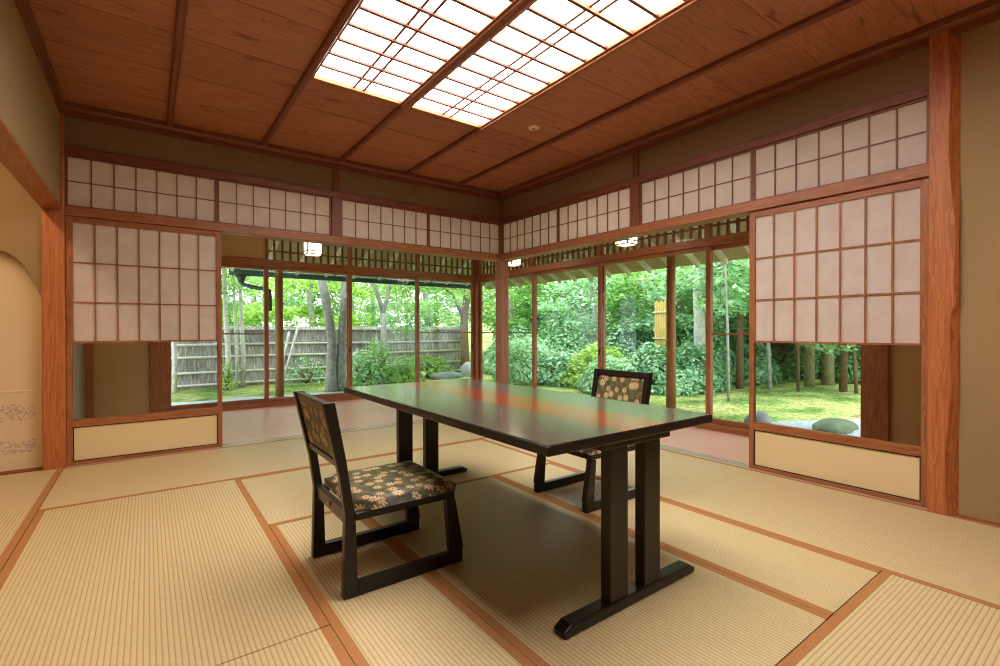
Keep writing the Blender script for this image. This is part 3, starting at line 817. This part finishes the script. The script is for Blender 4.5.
# ------------------------------------------------------------------ chairs (built facing +x, origin at footprint centre)
def chair(label):
    t = thing('dining_chair', label, 'chair', (0, 0, 0), 'low lacquered dining chairs')
    hx, hy, w = .25, .215, .034
    for s in (-1, 1):
        y0, y1 = (s * hy - w, s * hy) if s > 0 else (s * hy, s * hy + w)
        sd = []
        # one continuous sled frame: rear post leaning back above the seat, base runner, front leg
        rear = [(-hx, 0), (-hx + .058, 0), (-hx + .052, .045), (-hx + .046, .27), (-hx + .012, .50), (-.278, .713), (-.322, .713), (-.262, .44), (-.243, .30), (-hx + .002, .12)]
        MB().prism(rear, 'y', y0, y1).build('rear_post', M_LACQ2, t, bevel=.004)
        run = [(-hx + .0585, 0), (hx - .001, 0), (hx - .001, .05), (hx - .0575, .05), (-hx + .053, .05)]
        MB().prism(run, 'y', y0 + .001, y1 - .001).build('base_runner', M_LACQ, t, bevel=.003)
        fl = [(hx - .06, .0505), (hx - .0005, .0505), (hx + .003, .065), (hx - .036, .273), (hx - .078, .273)]
        MB().prism(fl, 'y', y0, y1).build('front_leg', M_LACQ2, t, bevel=.004)
        sr = [(-hx + .047, .274), (hx - .037, .274), (hx - .038, .302), (-hx + .044, .302)]
        MB().prism(sr, 'y', y0 + .002, y1 - .002).build('seat_rail', M_LACQ, t, bevel=.003)
    yi = hy - w - .0005
    MB().box(hx - .062, hx - .038, -yi, yi, .274, .302).build('front_rail', M_LACQ, t, bevel=.003)
    rr = MB().prism([(-.232, .255), (-.210, .255), (-.215, .312), (-.237, .312)], 'y', -yi, yi).build('rear_rail', M_LACQ2, t, bevel=.003)
    MB().prism([(-.241, .276), (-.236, .276), (-.236, .292), (-.241, .292)], 'y', -.008, .008).build('bolt', M_GOLD, rr, label='small brass bolt')
    # cushion: softly domed top, rounded edges
    m = MB(); n = 14; vs = []; fs = []
    xa, xb = -.204, .217; ya = hy + .002
    for i in range(n + 1):
        for j in range(n + 1):
            u, v = i / n * 2 - 1, j / n * 2 - 1
            q = (1 - abs(u) ** 6) * (1 - abs(v) ** 6)
            z = .334 + .011 * q ** .35 + .004 * (1 - u * u) * (1 - v * v)
            yw = ya if u > -.75 else ya - .038
            vs.append(((xa + xb) / 2 + (xb - xa) / 2 * u, yw * v, z))
    N1 = n + 1
    for i in range(n):
        for j in range(n): fs.append((i * N1 + j, (i + 1) * N1 + j, (i + 1) * N1 + j + 1, i * N1 + j + 1))
    top = len(vs)
    ring = [i * N1 for i in range(N1)] + [n * N1 + j for j in range(1, N1)] + [i * N1 + n for i in range(n - 1, -1, -1)] + [j for j in range(n - 1, 0, -1)]
    for r in ring: x, y, z = vs[r]; vs.append((x * .985 + .0003, y * .985, .3025))
    k = len(ring)
    for i in range(k): fs.append((ring[i], top + i, top + (i + 1) % k, ring[(i + 1) % k]))
    fs.append(tuple(top + i for i in range(k)))
    m._add(vs, fs)
    m.build('seat_cushion', M_FAB_S, t, smooth=True)
    # framed back: rails follow the lean of the posts
    def lean(z): return -.262 - (z - .44) * (.038 / .2) * 1.15
    def slab(z0, z1, d0, d1, yy0, yy1):
        return MB().prism([(lean(z0) + d0, z0), (lean(z0) + d1, z0), (lean(z1) + d1, z1), (lean(z1) + d0, z1)], 'y', yy0, yy1)
    slab(.676, .711, .006, .036, -yi, yi).build('top_rail', M_LACQ2, t, bevel=.003)
    slab(.470, .498, .006, .034, -yi, yi).build('lower_rail', M_LACQ2, t, bevel=.003)
    slab(.499, .675, .010, .030, -yi, yi).build('back_panel', M_FAB_B, t, bevel=.004)
    return t
c1 = chair('low black lacquered chair with blossom-patterned seat, nearer to the camera, left of the table')
c1.location = (.811, 1.922, 0.0012)
c2 = copy_tree(c1)
c2['label'] = 'low black lacquered chair half hidden on the far side of the table'
c2.location = (2.105, 1.972, 0.0012); c2.rotation_euler = (0, 0, math.pi)

# ------------------------------------------------------------------ garden
def ground_z(x, y):
    z = G + .03 * math.sin(x * .9 + .4) * math.sin(y * .8)
    if x > 7: z += .030 * (x - 7)
    if x > 13: z += .42 * (x - 13)
    if y > 12.0: z += .1 * (y - 12.0)
    near = min(1, max(0, (max(x - 4.6, y - 6.9)) / 1.2))
    return G + (z - G) * near
def ground():
    m = MB(); xs = np.concatenate([np.linspace(-8, 4, 16), np.linspace(4.52, 16, 40), np.linspace(16.5, 26, 10)])
    ys = np.concatenate([np.linspace(-10, 6, 30), np.linspace(6.86, 13, 22), np.linspace(13.5, 24, 10)])
    vs = [(float(x), float(y), ground_z(x, y) if (x > 4.45 or y > 6.8) else G - .1) for x in xs for y in ys]
    ny = len(ys); fs = [(i * ny + j, (i + 1) * ny + j, (i + 1) * ny + j + 1, i * ny + j + 1) for i in range(len(xs) - 1) for j in range(ny - 1)]
    m._add(vs, fs); return m
struct(ground().build('garden_ground', M_MOSS, smooth=True), 'mossy garden ground outside the glass doors')

# gravel strip by the house and a gravel patch on the right
def patch(name, pts, z, mat_, label):
    vs = [(x, y, ground_z(x, y) + z) for x, y in pts] ; n = len(pts)
    vb = [(x, y, ground_z(x, y) - .05) for x, y in pts]
    m = MB(); m._add(vs + vb, [tuple(range(n))] + [(i + n, (i + 1) % n + n, (i + 1) % n, i) for i in range(n)])
    return struct(m.build(name, mat_), label)
patch('gravel_bed', [(4.56, -3), (7.3, -3), (7.6, 0), (7.3, 1.2), (7.1, 1.9), (6.5, 2.25), (6.15, 2.55), (5.7, 2.75), (5.3, 2.9), (5.0, 3.6), (4.56, 3.9)], .014, M_GRAVEL, 'pale gravel bed beyond the right shoji glass')
patch('stone_edging', [(-2, 6.9), (4.2, 6.9), (4.2, 8.3), (3.4, 8.42), (2.9, 8.32), (2.3, 8.5), (1.8, 8.42), (1.2, 8.56), (.7, 8.46), (.2, 8.6), (-2, 8.5)], .012, M_EDGE, 'grey stone edging strip beyond the left glass doors')

# fence
t = thing('garden_fence', 'grey brushwood fence with horizontal bamboo rails beyond the left windows', 'fence', (3, 10.3, G))
o = tuple(t.location)
MB(o).box(-1.6, 6.45, 10.30, 10.38, -.2, .98).build('brushwood_panel', M_BRUSH, t)
for z in (.70, .47, .19, -.035):
    MB(o).tube([(-1.6, 10.27, z), (2, 10.27, z + .01), (4.5, 10.27, z - .01), (6.45, 10.27, z)], .023, 8).build('bamboo_rail', M_BAMBOO_G, t, smooth=True)
MB(o).prism([(10.22, .98), (10.46, .98), (10.40, 1.045), (10.28, 1.045)], 'x', -1.6, 6.45).build('cap', M_BRUSH, t)
for x in (-.4, 1.35, 3.2, 5.0, 6.38):
    MB(o).tube([(x, 10.42, -.25), (x, 10.42, 1.0)], .04, 10).build('post', M_BARK, t, smooth=True)

# leaves ---------------------------------------------------------------
def leaf_cloud(pts, nrm, size, aspect=.55, rng=None):
    N = len(pts)
    a = rng.normal(size=(N, 3)); d = a - (a * nrm).sum(1, keepdims=True) * nrm
    d /= np.linalg.norm(d, axis=1, keepdims=True) + 1e-9
    s = np.cross(nrm, d); L = size[:, None]
    v = np.empty((N, 4, 3))
    v[:, 0] = pts - d * L; v[:, 1] = pts + s * L * aspect - nrm * L * .15; v[:, 2] = pts + d * L; v[:, 3] = pts - s * L * aspect - nrm * L * .15
    return v.reshape(-1, 3)
def leaves(name, verts, mat_, parent, origin):
    verts = verts - np.array(origin)
    nq = len(verts) // 4
    me = bpy.data.meshes.new(name)
    me.vertices.add(nq * 4); me.vertices.foreach_set('co', verts.astype(np.float32).ravel())
    me.loops.add(nq * 4); me.loops.foreach_set('vertex_index', np.arange(nq * 4, dtype=np.int32))
    me.polygons.add(nq); me.polygons.foreach_set('loop_start', np.arange(0, nq * 4, 4, dtype=np.int32))
    me.polygons.foreach_set('loop_total', np.full(nq, 4, dtype=np.int32))
    me.materials.append(mat_); me.update(calc_edges=True); me.validate()
    ob = bpy.data.objects.new(name, me); COL.objects.link(ob); ob.parent = parent
    return ob
def pads(rng, c, r, n, pr, per, size, flat=.16, up=.9):
    """Layered foliage: n flattish pads inside an ellipsoid, each with its own leaves."""
    out = []; cs = []
    c = np.array(c); r = np.array(r)
    for _ in range(n):
        while True:
            q = rng.uniform(-1, 1, 3)
            if np.dot(q, q) <= 1: break
        q = q / max(np.linalg.norm(q), 1e-6) * np.linalg.norm(q) ** .5
        pc = c + q * r; cs.append(pc); R = pr * rng.uniform(.7, 1.25)
        k = int(per * rng.uniform(.8, 1.2))
        ang = rng.uniform(0, 6.283, k); rad = R * np.sqrt(rng.uniform(0, 1, k))
        p = np.stack([np.cos(ang) * rad, np.sin(ang) * rad, rng.normal(0, flat * R, k) - (rad / R) ** 2 * R * .22], 1)
        nn = rng.normal(0, .45, (k, 3)); nn[:, 2] += up; nn /= np.linalg.norm(nn, axis=1, keepdims=True)
        out.append(leaf_cloud(pc + p, nn, size * rng.uniform(.6, 1.3, k), .5, rng))
    return np.concatenate(out), cs
def dome(rng, c, r, N, size, shell=.35):
    """Clipped or bushy shrub: leaves spread through the outer shell of an ellipsoid, facing outwards."""
    q = rng.normal(size=(N, 3)); q /= np.linalg.norm(q, axis=1, keepdims=True); q[:, 2] = np.abs(q[:, 2]) * np.where(rng.uniform(size=N) < .88, 1, -.4)
    lump = 1 + .12 * np.sin(q[:, 0] * 7 + c[0]) * np.sin(q[:, 1] * 6 + c[1]) + .08 * np.sin(q[:, 2] * 9)
    p = np.array(c) + q * np.array(r) * (lump * (1 - shell * rng.uniform(0, 1, N) ** 2))[:, None]
    nn = q + rng.normal(0, .5, (N, 3)); nn[:, 2] += .35; nn /= np.linalg.norm(nn, axis=1, keepdims=True)
    return leaf_cloud(p, nn, size * rng.uniform(.6, 1.3, N), .5, rng)

def tree(name, label, cat, base, trunks, crowns, leafm, bark, seed, size, group=None, twigs=True, barkn=8):
    """trunks: list of (points, radii); crowns: list of (centre, radii, pads, pad radius, leaves per pad)."""
    rng = np.random.default_rng(seed)
    t = thing(name, label, cat, base, group)
    clouds = []; centres = []
    for c, r, n, pr, per in crowns:
        v, cs = pads(rng, c, r, n, pr, per, size); clouds.append(v); centres += [(x, c) for x in cs]
    for pts, rad in trunks:
        MB(base).tube(pts, rad, barkn).build('trunk', bark, t, smooth=True)
    if twigs and trunks:
        tips = [Vector(p[0][-1]) for p in (trunks if len(trunks) < 3 else trunks[1:])]
        for w in tips:
            B = MB(base)
            for pc, c in centres[::2]:
                q = min(tips, key=lambda v: (v - Vector(pc)).length)
                if q != w: continue
                m_ = q * .6 + Vector(pc) * .4 + Vector((0, 0, .1))
                B.tube([tuple(q), tuple(m_), tuple(pc)], [.02, .013, .005], 5)
            if B.v: B.build('branches', bark, t, smooth=True)
    leaves('foliage', np.concatenate(clouds), leafm, t, base)
    return t
def shrub(label, c, r, N, size, leafm, seed, group=None, name='garden_shrub', stems=5):
    rng = np.random.default_rng(seed); b = (c[0], c[1], ground_z(c[0], c[1]))
    t = thing(name, label, 'shrub', b, group)
    m = MB(b)
    for k in range(stems):
        a = 6.283 * k / stems + seed
        m.tube([b, (b[0] + .25 * r[0] * math.cos(a), b[1] + .25 * r[1] * math.sin(a), b[2] + r[2] * .4), (b[0] + .6 * r[0] * math.cos(a), b[1] + .6 * r[1] * math.sin(a), b[2] + r[2] * .75)], [.018, .013, .006], 5)
    m.build('stems', M_BARK3, t, smooth=True)
    leaves('foliage', dome(rng, (b[0], b[1], b[2] + .05), r, N, size), leafm, t, b)
    return t

# --- left garden, in front of the fence
gz = ground_z
tree('maple_tree', 'twin-trunked grey maple in front of the brushwood fence, beyond the left windows', 'tree', (2.75, 8.62, G),
     [([(2.62, 8.6, G - .05), (2.60, 8.55, .35), (2.60, 8.5, .8), (2.53, 8.5, 1.3), (2.43, 8.5, 1.85), (2.36, 8.55, 2.5), (2.45, 8.7, 3.3)], [.115, .088, .08, .078, .075, .065, .04]),
      ([(2.80, 8.62, G - .05), (2.77, 8.55, .35), (2.77, 8.5, .8), (2.80, 8.5, 1.3), (2.83, 8.5, 1.8), (2.9, 8.6, 2.5), (3.0, 8.8, 3.3)], [.11, .08, .072, .068, .064, .055, .035])],
     [((2.6, 9.0, 3.1), (2.3, 1.3, .9), 34, .55, 130)], L_MAPLE, M_BARK, 1, .055)
tree('maple_tree', 'forked maple with slender trunk behind the second left window', 'tree', (3.85, 9.45, G),
     [([(3.84, 9.5, G - .05), (3.9, 9.5, .3), (3.98, 9.5, .76), (3.96, 9.5, 1.33)], [.085, .075, .068, .062]),
      ([(3.96, 9.5, 1.33), (3.88, 9.5, 1.6), (3.76, 9.5, 1.92), (3.6, 9.6, 2.6)], [.055, .05, .045, .03]),
      ([(3.96, 9.5, 1.33), (4.04, 9.5, 1.6), (4.1, 9.5, 1.92), (4.2, 9.6, 2.6)], [.055, .05, .045, .03])],
     [((4.2, 9.6, 2.5), (1.7, .9, .65), 22, .5, 120), ((4.6, 9.2, 1.25), (.5, .5, .35), 7, .35, 70)], L_MAPLE, M_BARK, 2, .05)
tree('maple_tree', 'reddish-trunked maple beside the outer corner post', 'tree', (6.1, 9.9, G),
     [([(6.25, 9.9, G - .05), (6.22, 9.9, .5), (6.195, 9.9, 1.2), (6.3, 9.9, 1.95), (6.3, 10, 2.8)], [.11, .10, .095, .085, .05]),
      ([(6.195, 9.9, 1.2), (6.05, 9.9, 1.5), (5.85, 9.85, 1.8), (5.5, 9.8, 2.0)], [.05, .04, .03, .015])],
     [((5.9, 9.7, 1.95), (1.2, .8, .6), 26, .42, 120)], L_MAPLE, M_BARK3, 3, .05)
for k, (px, py, lab, r) in enumerate(((1.15, 9.8, 'pale mossy sapling trunk before the fence, farthest left of the eave post', .05), (1.31, 9.95, 'thin pale sapling trunk, middle of three before the fence left of the eave post', .03),
                                     (1.42, 10.0, 'pale sapling trunk nearest the eave post, before the fence', .045), (.36, 9.9, 'pale sapling trunk seen through the glass of the left shoji', .04))):
    tree('sapling', lab, 'tree', (px, py, G), [([(px, py, G - .05), (px + .015, py, .5), (px - .02, py, 1.2), (px - .05, py, 2.2)], [r, r * .9, r * .8, r * .6])],
         [((px - .1, py, 2.1), (.5, .4, .5), 8, .32, 70)], L_MAPLE, M_BARK2, 10 + k, .045)
for a, b, lab in (((1.92, 9.3, G - .02), (2.247, 9.3, 1.10), 'longer pale wooden stake leaning beside the eave post'), ((1.86, 9.32, G - .02), (2.09, 9.35, .95), 'shorter pale wooden stake leaning beside the eave post')):
    tag(MB(a).tube([a, b], .022, 8).build('leaning_stake', M_BARK2, smooth=True), lab, 'stake')
shrub('loose green shrub before the fence, right of the twin-trunked maple', (3.4, 9.15, 0), (.42, .35, .62), 900, .045, L_MINT, 21)
shrub('airy shrub with fine leaves under the forked maple', (3.75, 9.3, 0), (.4, .35, .8), 900, .045, L_MAPLE, 28)
shrub('branching green shrub before the fence, beside the third door stile', (4.2, 8.95, 0), (.38, .34, .5), 900, .042, L_MAPLE, 22)
shrub('low rounded shrub left of the pale garden rock', (5.3, 10.0, 0), (.7, .25, .42), 1500, .042, L_BRIGHT, 23)
shrub('airy pale shrub before the fence, left of the twin-trunked maple', (2.5, 9.75, 0), (.42, .2, .5), 320, .04, L_MINT, 24)
shrub('low green tuft growing at the foot of the leftmost sapling', (1.13, 9.7, 0), (.13, .12, .42), 350, .03, L_BRIGHT, 25)
tag(MB((6.12, 9.6, G)).blob((6.12, 9.6, G + .12), (.15, .14, .22), 3, rough=.4).build('garden_rock', M_GRAVEL, smooth=True), 'pale upright garden rock below the reddish-trunked maple', 'rock')
tag(MB((5.5, 9.55, G)).blob((5.5, 9.55, G + .02), (.4, .1, .12), 8).build('garden_rock', M_STONE, smooth=True), 'low grey rock before the round shrub, left of the pale rock', 'rock')
t = thing('garden_spotlight', 'small white-faced garden spotlight on the moss beyond the third left window', 'spotlight', (4.75, 9.2, G))
o = tuple(t.location)
MB(o).tube([(4.75, 9.2, G - .02), (4.75, 9.2, G + .1)], .02, 8).build('spike', M_BLACKP, t)
MB(o).tube([(4.70, 9.13, G + .16), (4.78, 9.25, G + .12)], [.062, .05], 14).build('lamp_housing', M_BLACKP, t, smooth=True)
MB(o).tube([(4.695, 9.122, G + .163), (4.70, 9.13, G + .16)], [.056, .058], 14).build('lens', M_WHITE, t)

# --- trees beyond the fence (left) : nothing tells them apart
GL = 'leafy trees beyond the brushwood fence'
for k, (x, y, h, lm) in enumerate(((-.6, 12.4, 2.6, L_MAPLE), (1.3, 13.2, 3.1, L_MAPLE), (3.2, 12.2, 2.4, L_BRIGHT), (4.6, 13.4, 3.0, L_MAPLE), (6.4, 12.3, 2.7, L_MAPLE), (8.2, 13.3, 3.0, L_MINT), (2.4, 15.2, 3.4, L_MINT), (6.0, 15.4, 3.8, L_MAPLE), (9.6, 11.5, 3.0, L_MAPLE), (-2.4, 13.5, 3.0, L_MINT))):
    tree('leafy_tree', 'leafy green tree standing beyond the brushwood fence outside the left windows', 'tree', (x, y, G),
         [([(x, y, G - .1), (x + .08, y, h * .4), (x, y, h * .75), (x + .1, y, h)], [.11, .09, .07, .03])],
         [((x, y, h * .72), (1.35, 1.0, h * .42), 34, .55, 110)], lm, M_BARK, 40 + k, .075, GL)

# --- right garden
def bigtree(x, y, r, lab, seed, bark=M_BARK, lean=0, crown=True, h=6, lm=L_MINT):
    tree('cedar_tree' if r > .07 else 'slender_tree', lab, 'tree', (x, y, gz(x, y)), [([(x, y, gz(x, y) - .1), (x + lean * .1, y + lean * .25, 1.0), (x, y + lean * .7, 2.6), (x, y + lean, h)], [r * 1.25, r, r * .9, r * .6])],
         [((x, y + lean, h * .62), (1.1, 1.1, 1.2), 18, .5, 100)], lm, bark, seed, .07, None)
bigtree(9.42, 3.58, .072, 'thick mossy trunk, left of the pair seen through the right shoji glass', 60, M_BARK4, 0, h=6)
bigtree(9.9, 3.47, .092, 'thick mossy trunk, right of the pair seen through the right shoji glass', 61, M_BARK4, 0, h=6.5)
bigtree(8.05, 4.83, .10, 'tall pale trunk just left of the rightmost glass door stile', 62, M_BARK2, .1, h=6)
bigtree(7.05, 3.77, .019, 'thin pale trunk, left of two in the rightmost glass door', 63, M_BARK, .12, h=4)
bigtree(8.5, 4.35, .055, 'brown trunk, right of two in the rightmost glass door', 64, M_BARK3, -.05, h=4.5)
bigtree(8.6, 3.87, .03, 'wavy thin trunk at the left of the shoji glass view', 65, M_BARK, .25, h=4)
bigtree(8.7, 3.47, .022, 'thin dark sapling between the wavy trunk and the mossy pair', 66, M_BARK3, .06, h=3.5)
bigtree(9.1, 2.97, .05, 'forked brown trunk right of the mossy pair', 67, M_BARK3, -.1, h=4)
tree('young_tree', 'young leafy tree with drooping pale leaves at the right of the shoji glass view', 'tree', (9.0, 2.75, gz(9, 2.75)), [([(9.0, 2.75, G), (9.0, 2.8, .8), (9.0, 2.85, 1.5)], [.03, .025, .012])],
     [((8.9, 2.75, .95), (.45, .6, .35), 16, .3, 60)], L_MINT, M_BARK3, 68, .05)

# shrubs that mask the slope, each at its own place
SH = [((7.0, 6.3), (.75, .6, .72), L_BRIGHT, 'rounded yellow-green shrub left of the far chair back'),
      ((6.35, 7.7), (.7, .7, .85), L_MINT, 'pale leafy shrub beside the inner corner post'),
      ((6.6, 7.0), (.5, .5, .55), L_EVER, 'low evergreen shrub left of the round yellow-green one'),
      ((6.5, 5.6), (.55, .5, .55), L_MINT, 'low pale shrub directly behind the far chair'),
      ((7.4, 5.3), (.7, .6, .75), L_EVER, 'leafy evergreen shrub right of the far chair back'),
      ((7.8, 4.75), (.6, .45, .75), L_EVER, 'evergreen shrub between the eave post and the rightmost door stile'),
      ((7.3, 4.75), (.35, .3, .35), L_MINT, 'small pale shrub on the moss by the right eave post'),
      ((8.9, 5.4), (.9, .8, 1.3), L_MINT, 'tall pale shrub under the bamboo screen'),
      ((8.6, 6.8), (1.0, .9, 1.25), L_EVER, 'tall evergreen shrub below the handrail'),
      ((8.2, 8.3), (1.0, .9, 1.3), L_MINT, 'tall pale shrub left of the handrail'),
      ((9.4, 4.55), (.6, .4, .7), L_EVER, 'evergreen shrub behind the two trunks in the rightmost glass door'),
      ((7.5, 9.5), (.9, .7, 1.15), L_MINT, 'tall pale shrub at the right end of the brushwood fence'),
      ((8.6, 10.6), (1.1, .8, 1.4), L_EVER, 'tall evergreen shrub behind the right end of the brushwood fence'),
      ((7.2, 8.6), (.5, .5, .6), L_MAPLE, 'low leafy shrub at the corner of the two garden sides'),
      ((10.9, 3.2), (.7, .5, .5), L_DARK, 'dark shrub on the moss behind the mossy trunk pair'),
      ((10.9, 2.3), (.8, .6, .6), L_EVER, 'evergreen shrub at the back of the moss, right of the mossy pair'),
      ((10.8, 4.2), (.8, .4, .6), L_DARK, 'dark shrub at the back of the moss, left of the mossy pair')]
for k, ((x, y), r, lm, lab) in enumerate(SH):
    shrub(lab, (x, y, 0), r, int(2600 * (r[0] + r[1]) * r[2] / 1.0) + 500, .05, lm, 80 + k)
# layered trees on the slope behind them
MT = [((7.6, 9.9), 2.4, (1.0, .8, .9), L_MAPLE, 'layered maple seen between the outer and the inner corner posts'),
      ((8.6, 7.9), 2.2, (1.1, 1.1, .8), L_MINT, 'layered pale-leaved tree beside the inner corner post, right-hand windows'),
      ((9.3, 6.6), 2.1, (1.2, .9, .8), L_MAPLE, 'layered maple above the handrail'),
      ((9.0, 5.75), 1.75, (.9, .55, .6), L_MINT, 'pale layered tree hanging before the bamboo screen'),
      ((10.2, 5.0), 2.4, (1.0, .8, 1.0), L_EVER, 'evergreen tree behind the right eave post'),
      ((10.4, 4.2), 2.3, (.9, .7, .9), L_MINT, 'pale tree seen in the rightmost glass door')]
for k, ((x, y), h, r, lm, lab) in enumerate(MT):
    tree('layered_tree', lab, 'tree', (x, y, gz(x, y)), [([(x, y, gz(x, y) - .1), (x + .1, y, h * .45), (x - .05, y + .1, h)], [.07, .055, .03])],
         [((x, y, h * .8), r, 30, .42, 130)], lm, M_BARK, 100 + k, .06)
GR = 'woodland trees on the slope beyond the right windows'
rng0 = np.random.default_rng(5); k = 0
for x, y in ((11.6, 9.6), (11.2, 8.2), (11.8, 6.9), (11.4, 5.8), (12.0, 4.9), (12.2, 3.9), (12.4, 2.9), (12.0, 1.9), (11.6, 1.0), (13.6, 8.8), (13.8, 7.3), (14.0, 6.0), (14.2, 4.6), (14.4, 3.3), (14.0, 2.0), (9.6, 10.2), (10.4, 11.4), (13.0, 11.0), (15.8, 7.0), (16, 5), (16, 9)):
    lm = (L_EVER, L_MINT, L_DARK, L_EVER)[k % 4]; h = 3.4 + .5 * (k % 3); z = gz(x, y)
    tree('woodland_tree', 'leafy tree in the dense woodland on the slope beyond the right windows', 'tree', (x, y, z),
         [([(x, y, z - .1), (x + .1, y, z + h * .5), (x, y, z + h)], [.12, .09, .04])],
         [((x, y, z + h * .42), (1.0, 1.0, h * .5), 42, .5, 110)], lm, M_BARK, 130 + k, .085, GR); k += 1

# handrail and bamboo screen on the slope
t = thing('garden_handrail', 'weathered wooden handrail on the slope behind the far chair', 'handrail', (9, 7, 0))
o = tuple(t.location)
MB(o).tube([(8.05, 7.05, .36), (8.05, 5.62, .58)], .034, 8).build('rail', M_BAMBOO_G, t, smooth=True)
for y, z in ((6.9, .38), (6.3, .47), (5.75, .56)):
    MB(o).tube([(8.05, y, gz(8.05, y) - .05), (8.05, y, z)], .03, 8).build('post', M_BARK3, t, smooth=True)
t = thing('bamboo_screen', 'yellow upright bamboo screen beside the right eave post', 'screen', (7.9, 5.55, 0))
o = tuple(t.location)
for k in range(7):
    y = 5.42 + .042 * k
    MB(o).tube([(7.9, y, G - .05), (7.9, y, 1.5 + .02 * (k % 2))], .02, 8).build('bamboo_cane', M_BAMBOO, t, smooth=True)
for z in (.8, 1.3):
    MB(o).tube([(7.875, 5.38, z), (7.875, 5.72, z)], .014, 6).build('cross_tie', M_BAMBOO_G, t)
# stones
for (x, y, r, m_, lab, sd) in ((5.62, 2.66, (.13, .14, .13), M_STONE, 'smooth grey stone at the left end of the gravel bed', 1), (6.0, 2.03, (.34, .2, .1), M_STONE2, 'flat mossy stone in the middle of the gravel bed', 2),
                               (6.9, 1.9, (.2, .14, .07), M_STONE, 'small grey stone at the far edge of the gravel bed', 3)):
    z = gz(x, y)
    tag(MB((x, y, z)).blob((x, y, z + r[2] * .35), r, sd, rough=.18).build('garden_stone', m_, smooth=True), lab, 'stone')

# ------------------------------------------------------------------ light
w = bpy.data.worlds.new('World'); SC.world = w; w.use_nodes = True
nt = w.node_tree; bg = nt.nodes['Background']
bg.inputs[0].default_value = (.80, .91, 1.0, 1); bg.inputs[1].default_value = 2.7
sun = bpy.data.lights.new('Sun', 'SUN'); sun.energy = 2.5; sun.angle = math.radians(40); sun.color = (1, .97, .9)
so = bpy.data.objects.new('Sun', sun); COL.objects.link(so); so.rotation_euler = (math.radians(18), math.radians(-12), 0)
# concealed strip lamp at the head of the alcove
al = bpy.data.lights.new('AlcoveLamp', 'AREA'); al.shape = 'RECTANGLE'; al.size = .12; al.size_y = 2.4; al.energy = 13; al.color = (1, .74, .45)
ao = bpy.data.objects.new('AlcoveLamp', al); COL.objects.link(ao); ao.location = (-.9, 3.0, 2.28)

# ------------------------------------------------------------------ camera
cam = bpy.data.cameras.new('Camera'); co = bpy.data.objects.new('Camera', cam); COL.objects.link(co)
r_ = Vector((.80561176, -.59244189, -.00151783)); u_ = Vector((.00511343, .00439139, .99997728)); f_ = Vector((.59242176, .80560122, -.00656717))
M = Matrix((r_, u_, -f_)).transposed().to_4x4(); M.translation = (0, 0, H)
co.matrix_world = M
cam.sensor_width = 36; cam.lens = 479.34 * 36 / 1000; cam.clip_start = .05; cam.clip_end = 200
SC.camera = co
SC.view_settings.view_transform = 'Standard'; SC.view_settings.look = 'None'
SC.view_settings.gamma = 1; SC.view_settings.exposure = 0.78; SC.view_settings.use_curve_mapping = False
SC.cycles.use_denoising = True; SC.cycles.filter_width = 1.1
SC.cycles.max_bounces = 10; SC.cycles.diffuse_bounces = 5; SC.cycles.glossy_bounces = 4; SC.cycles.transmission_bounces = 6; SC.cycles.transparent_max_bounces = 16
SC.cycles.sample_clamp_indirect = 6
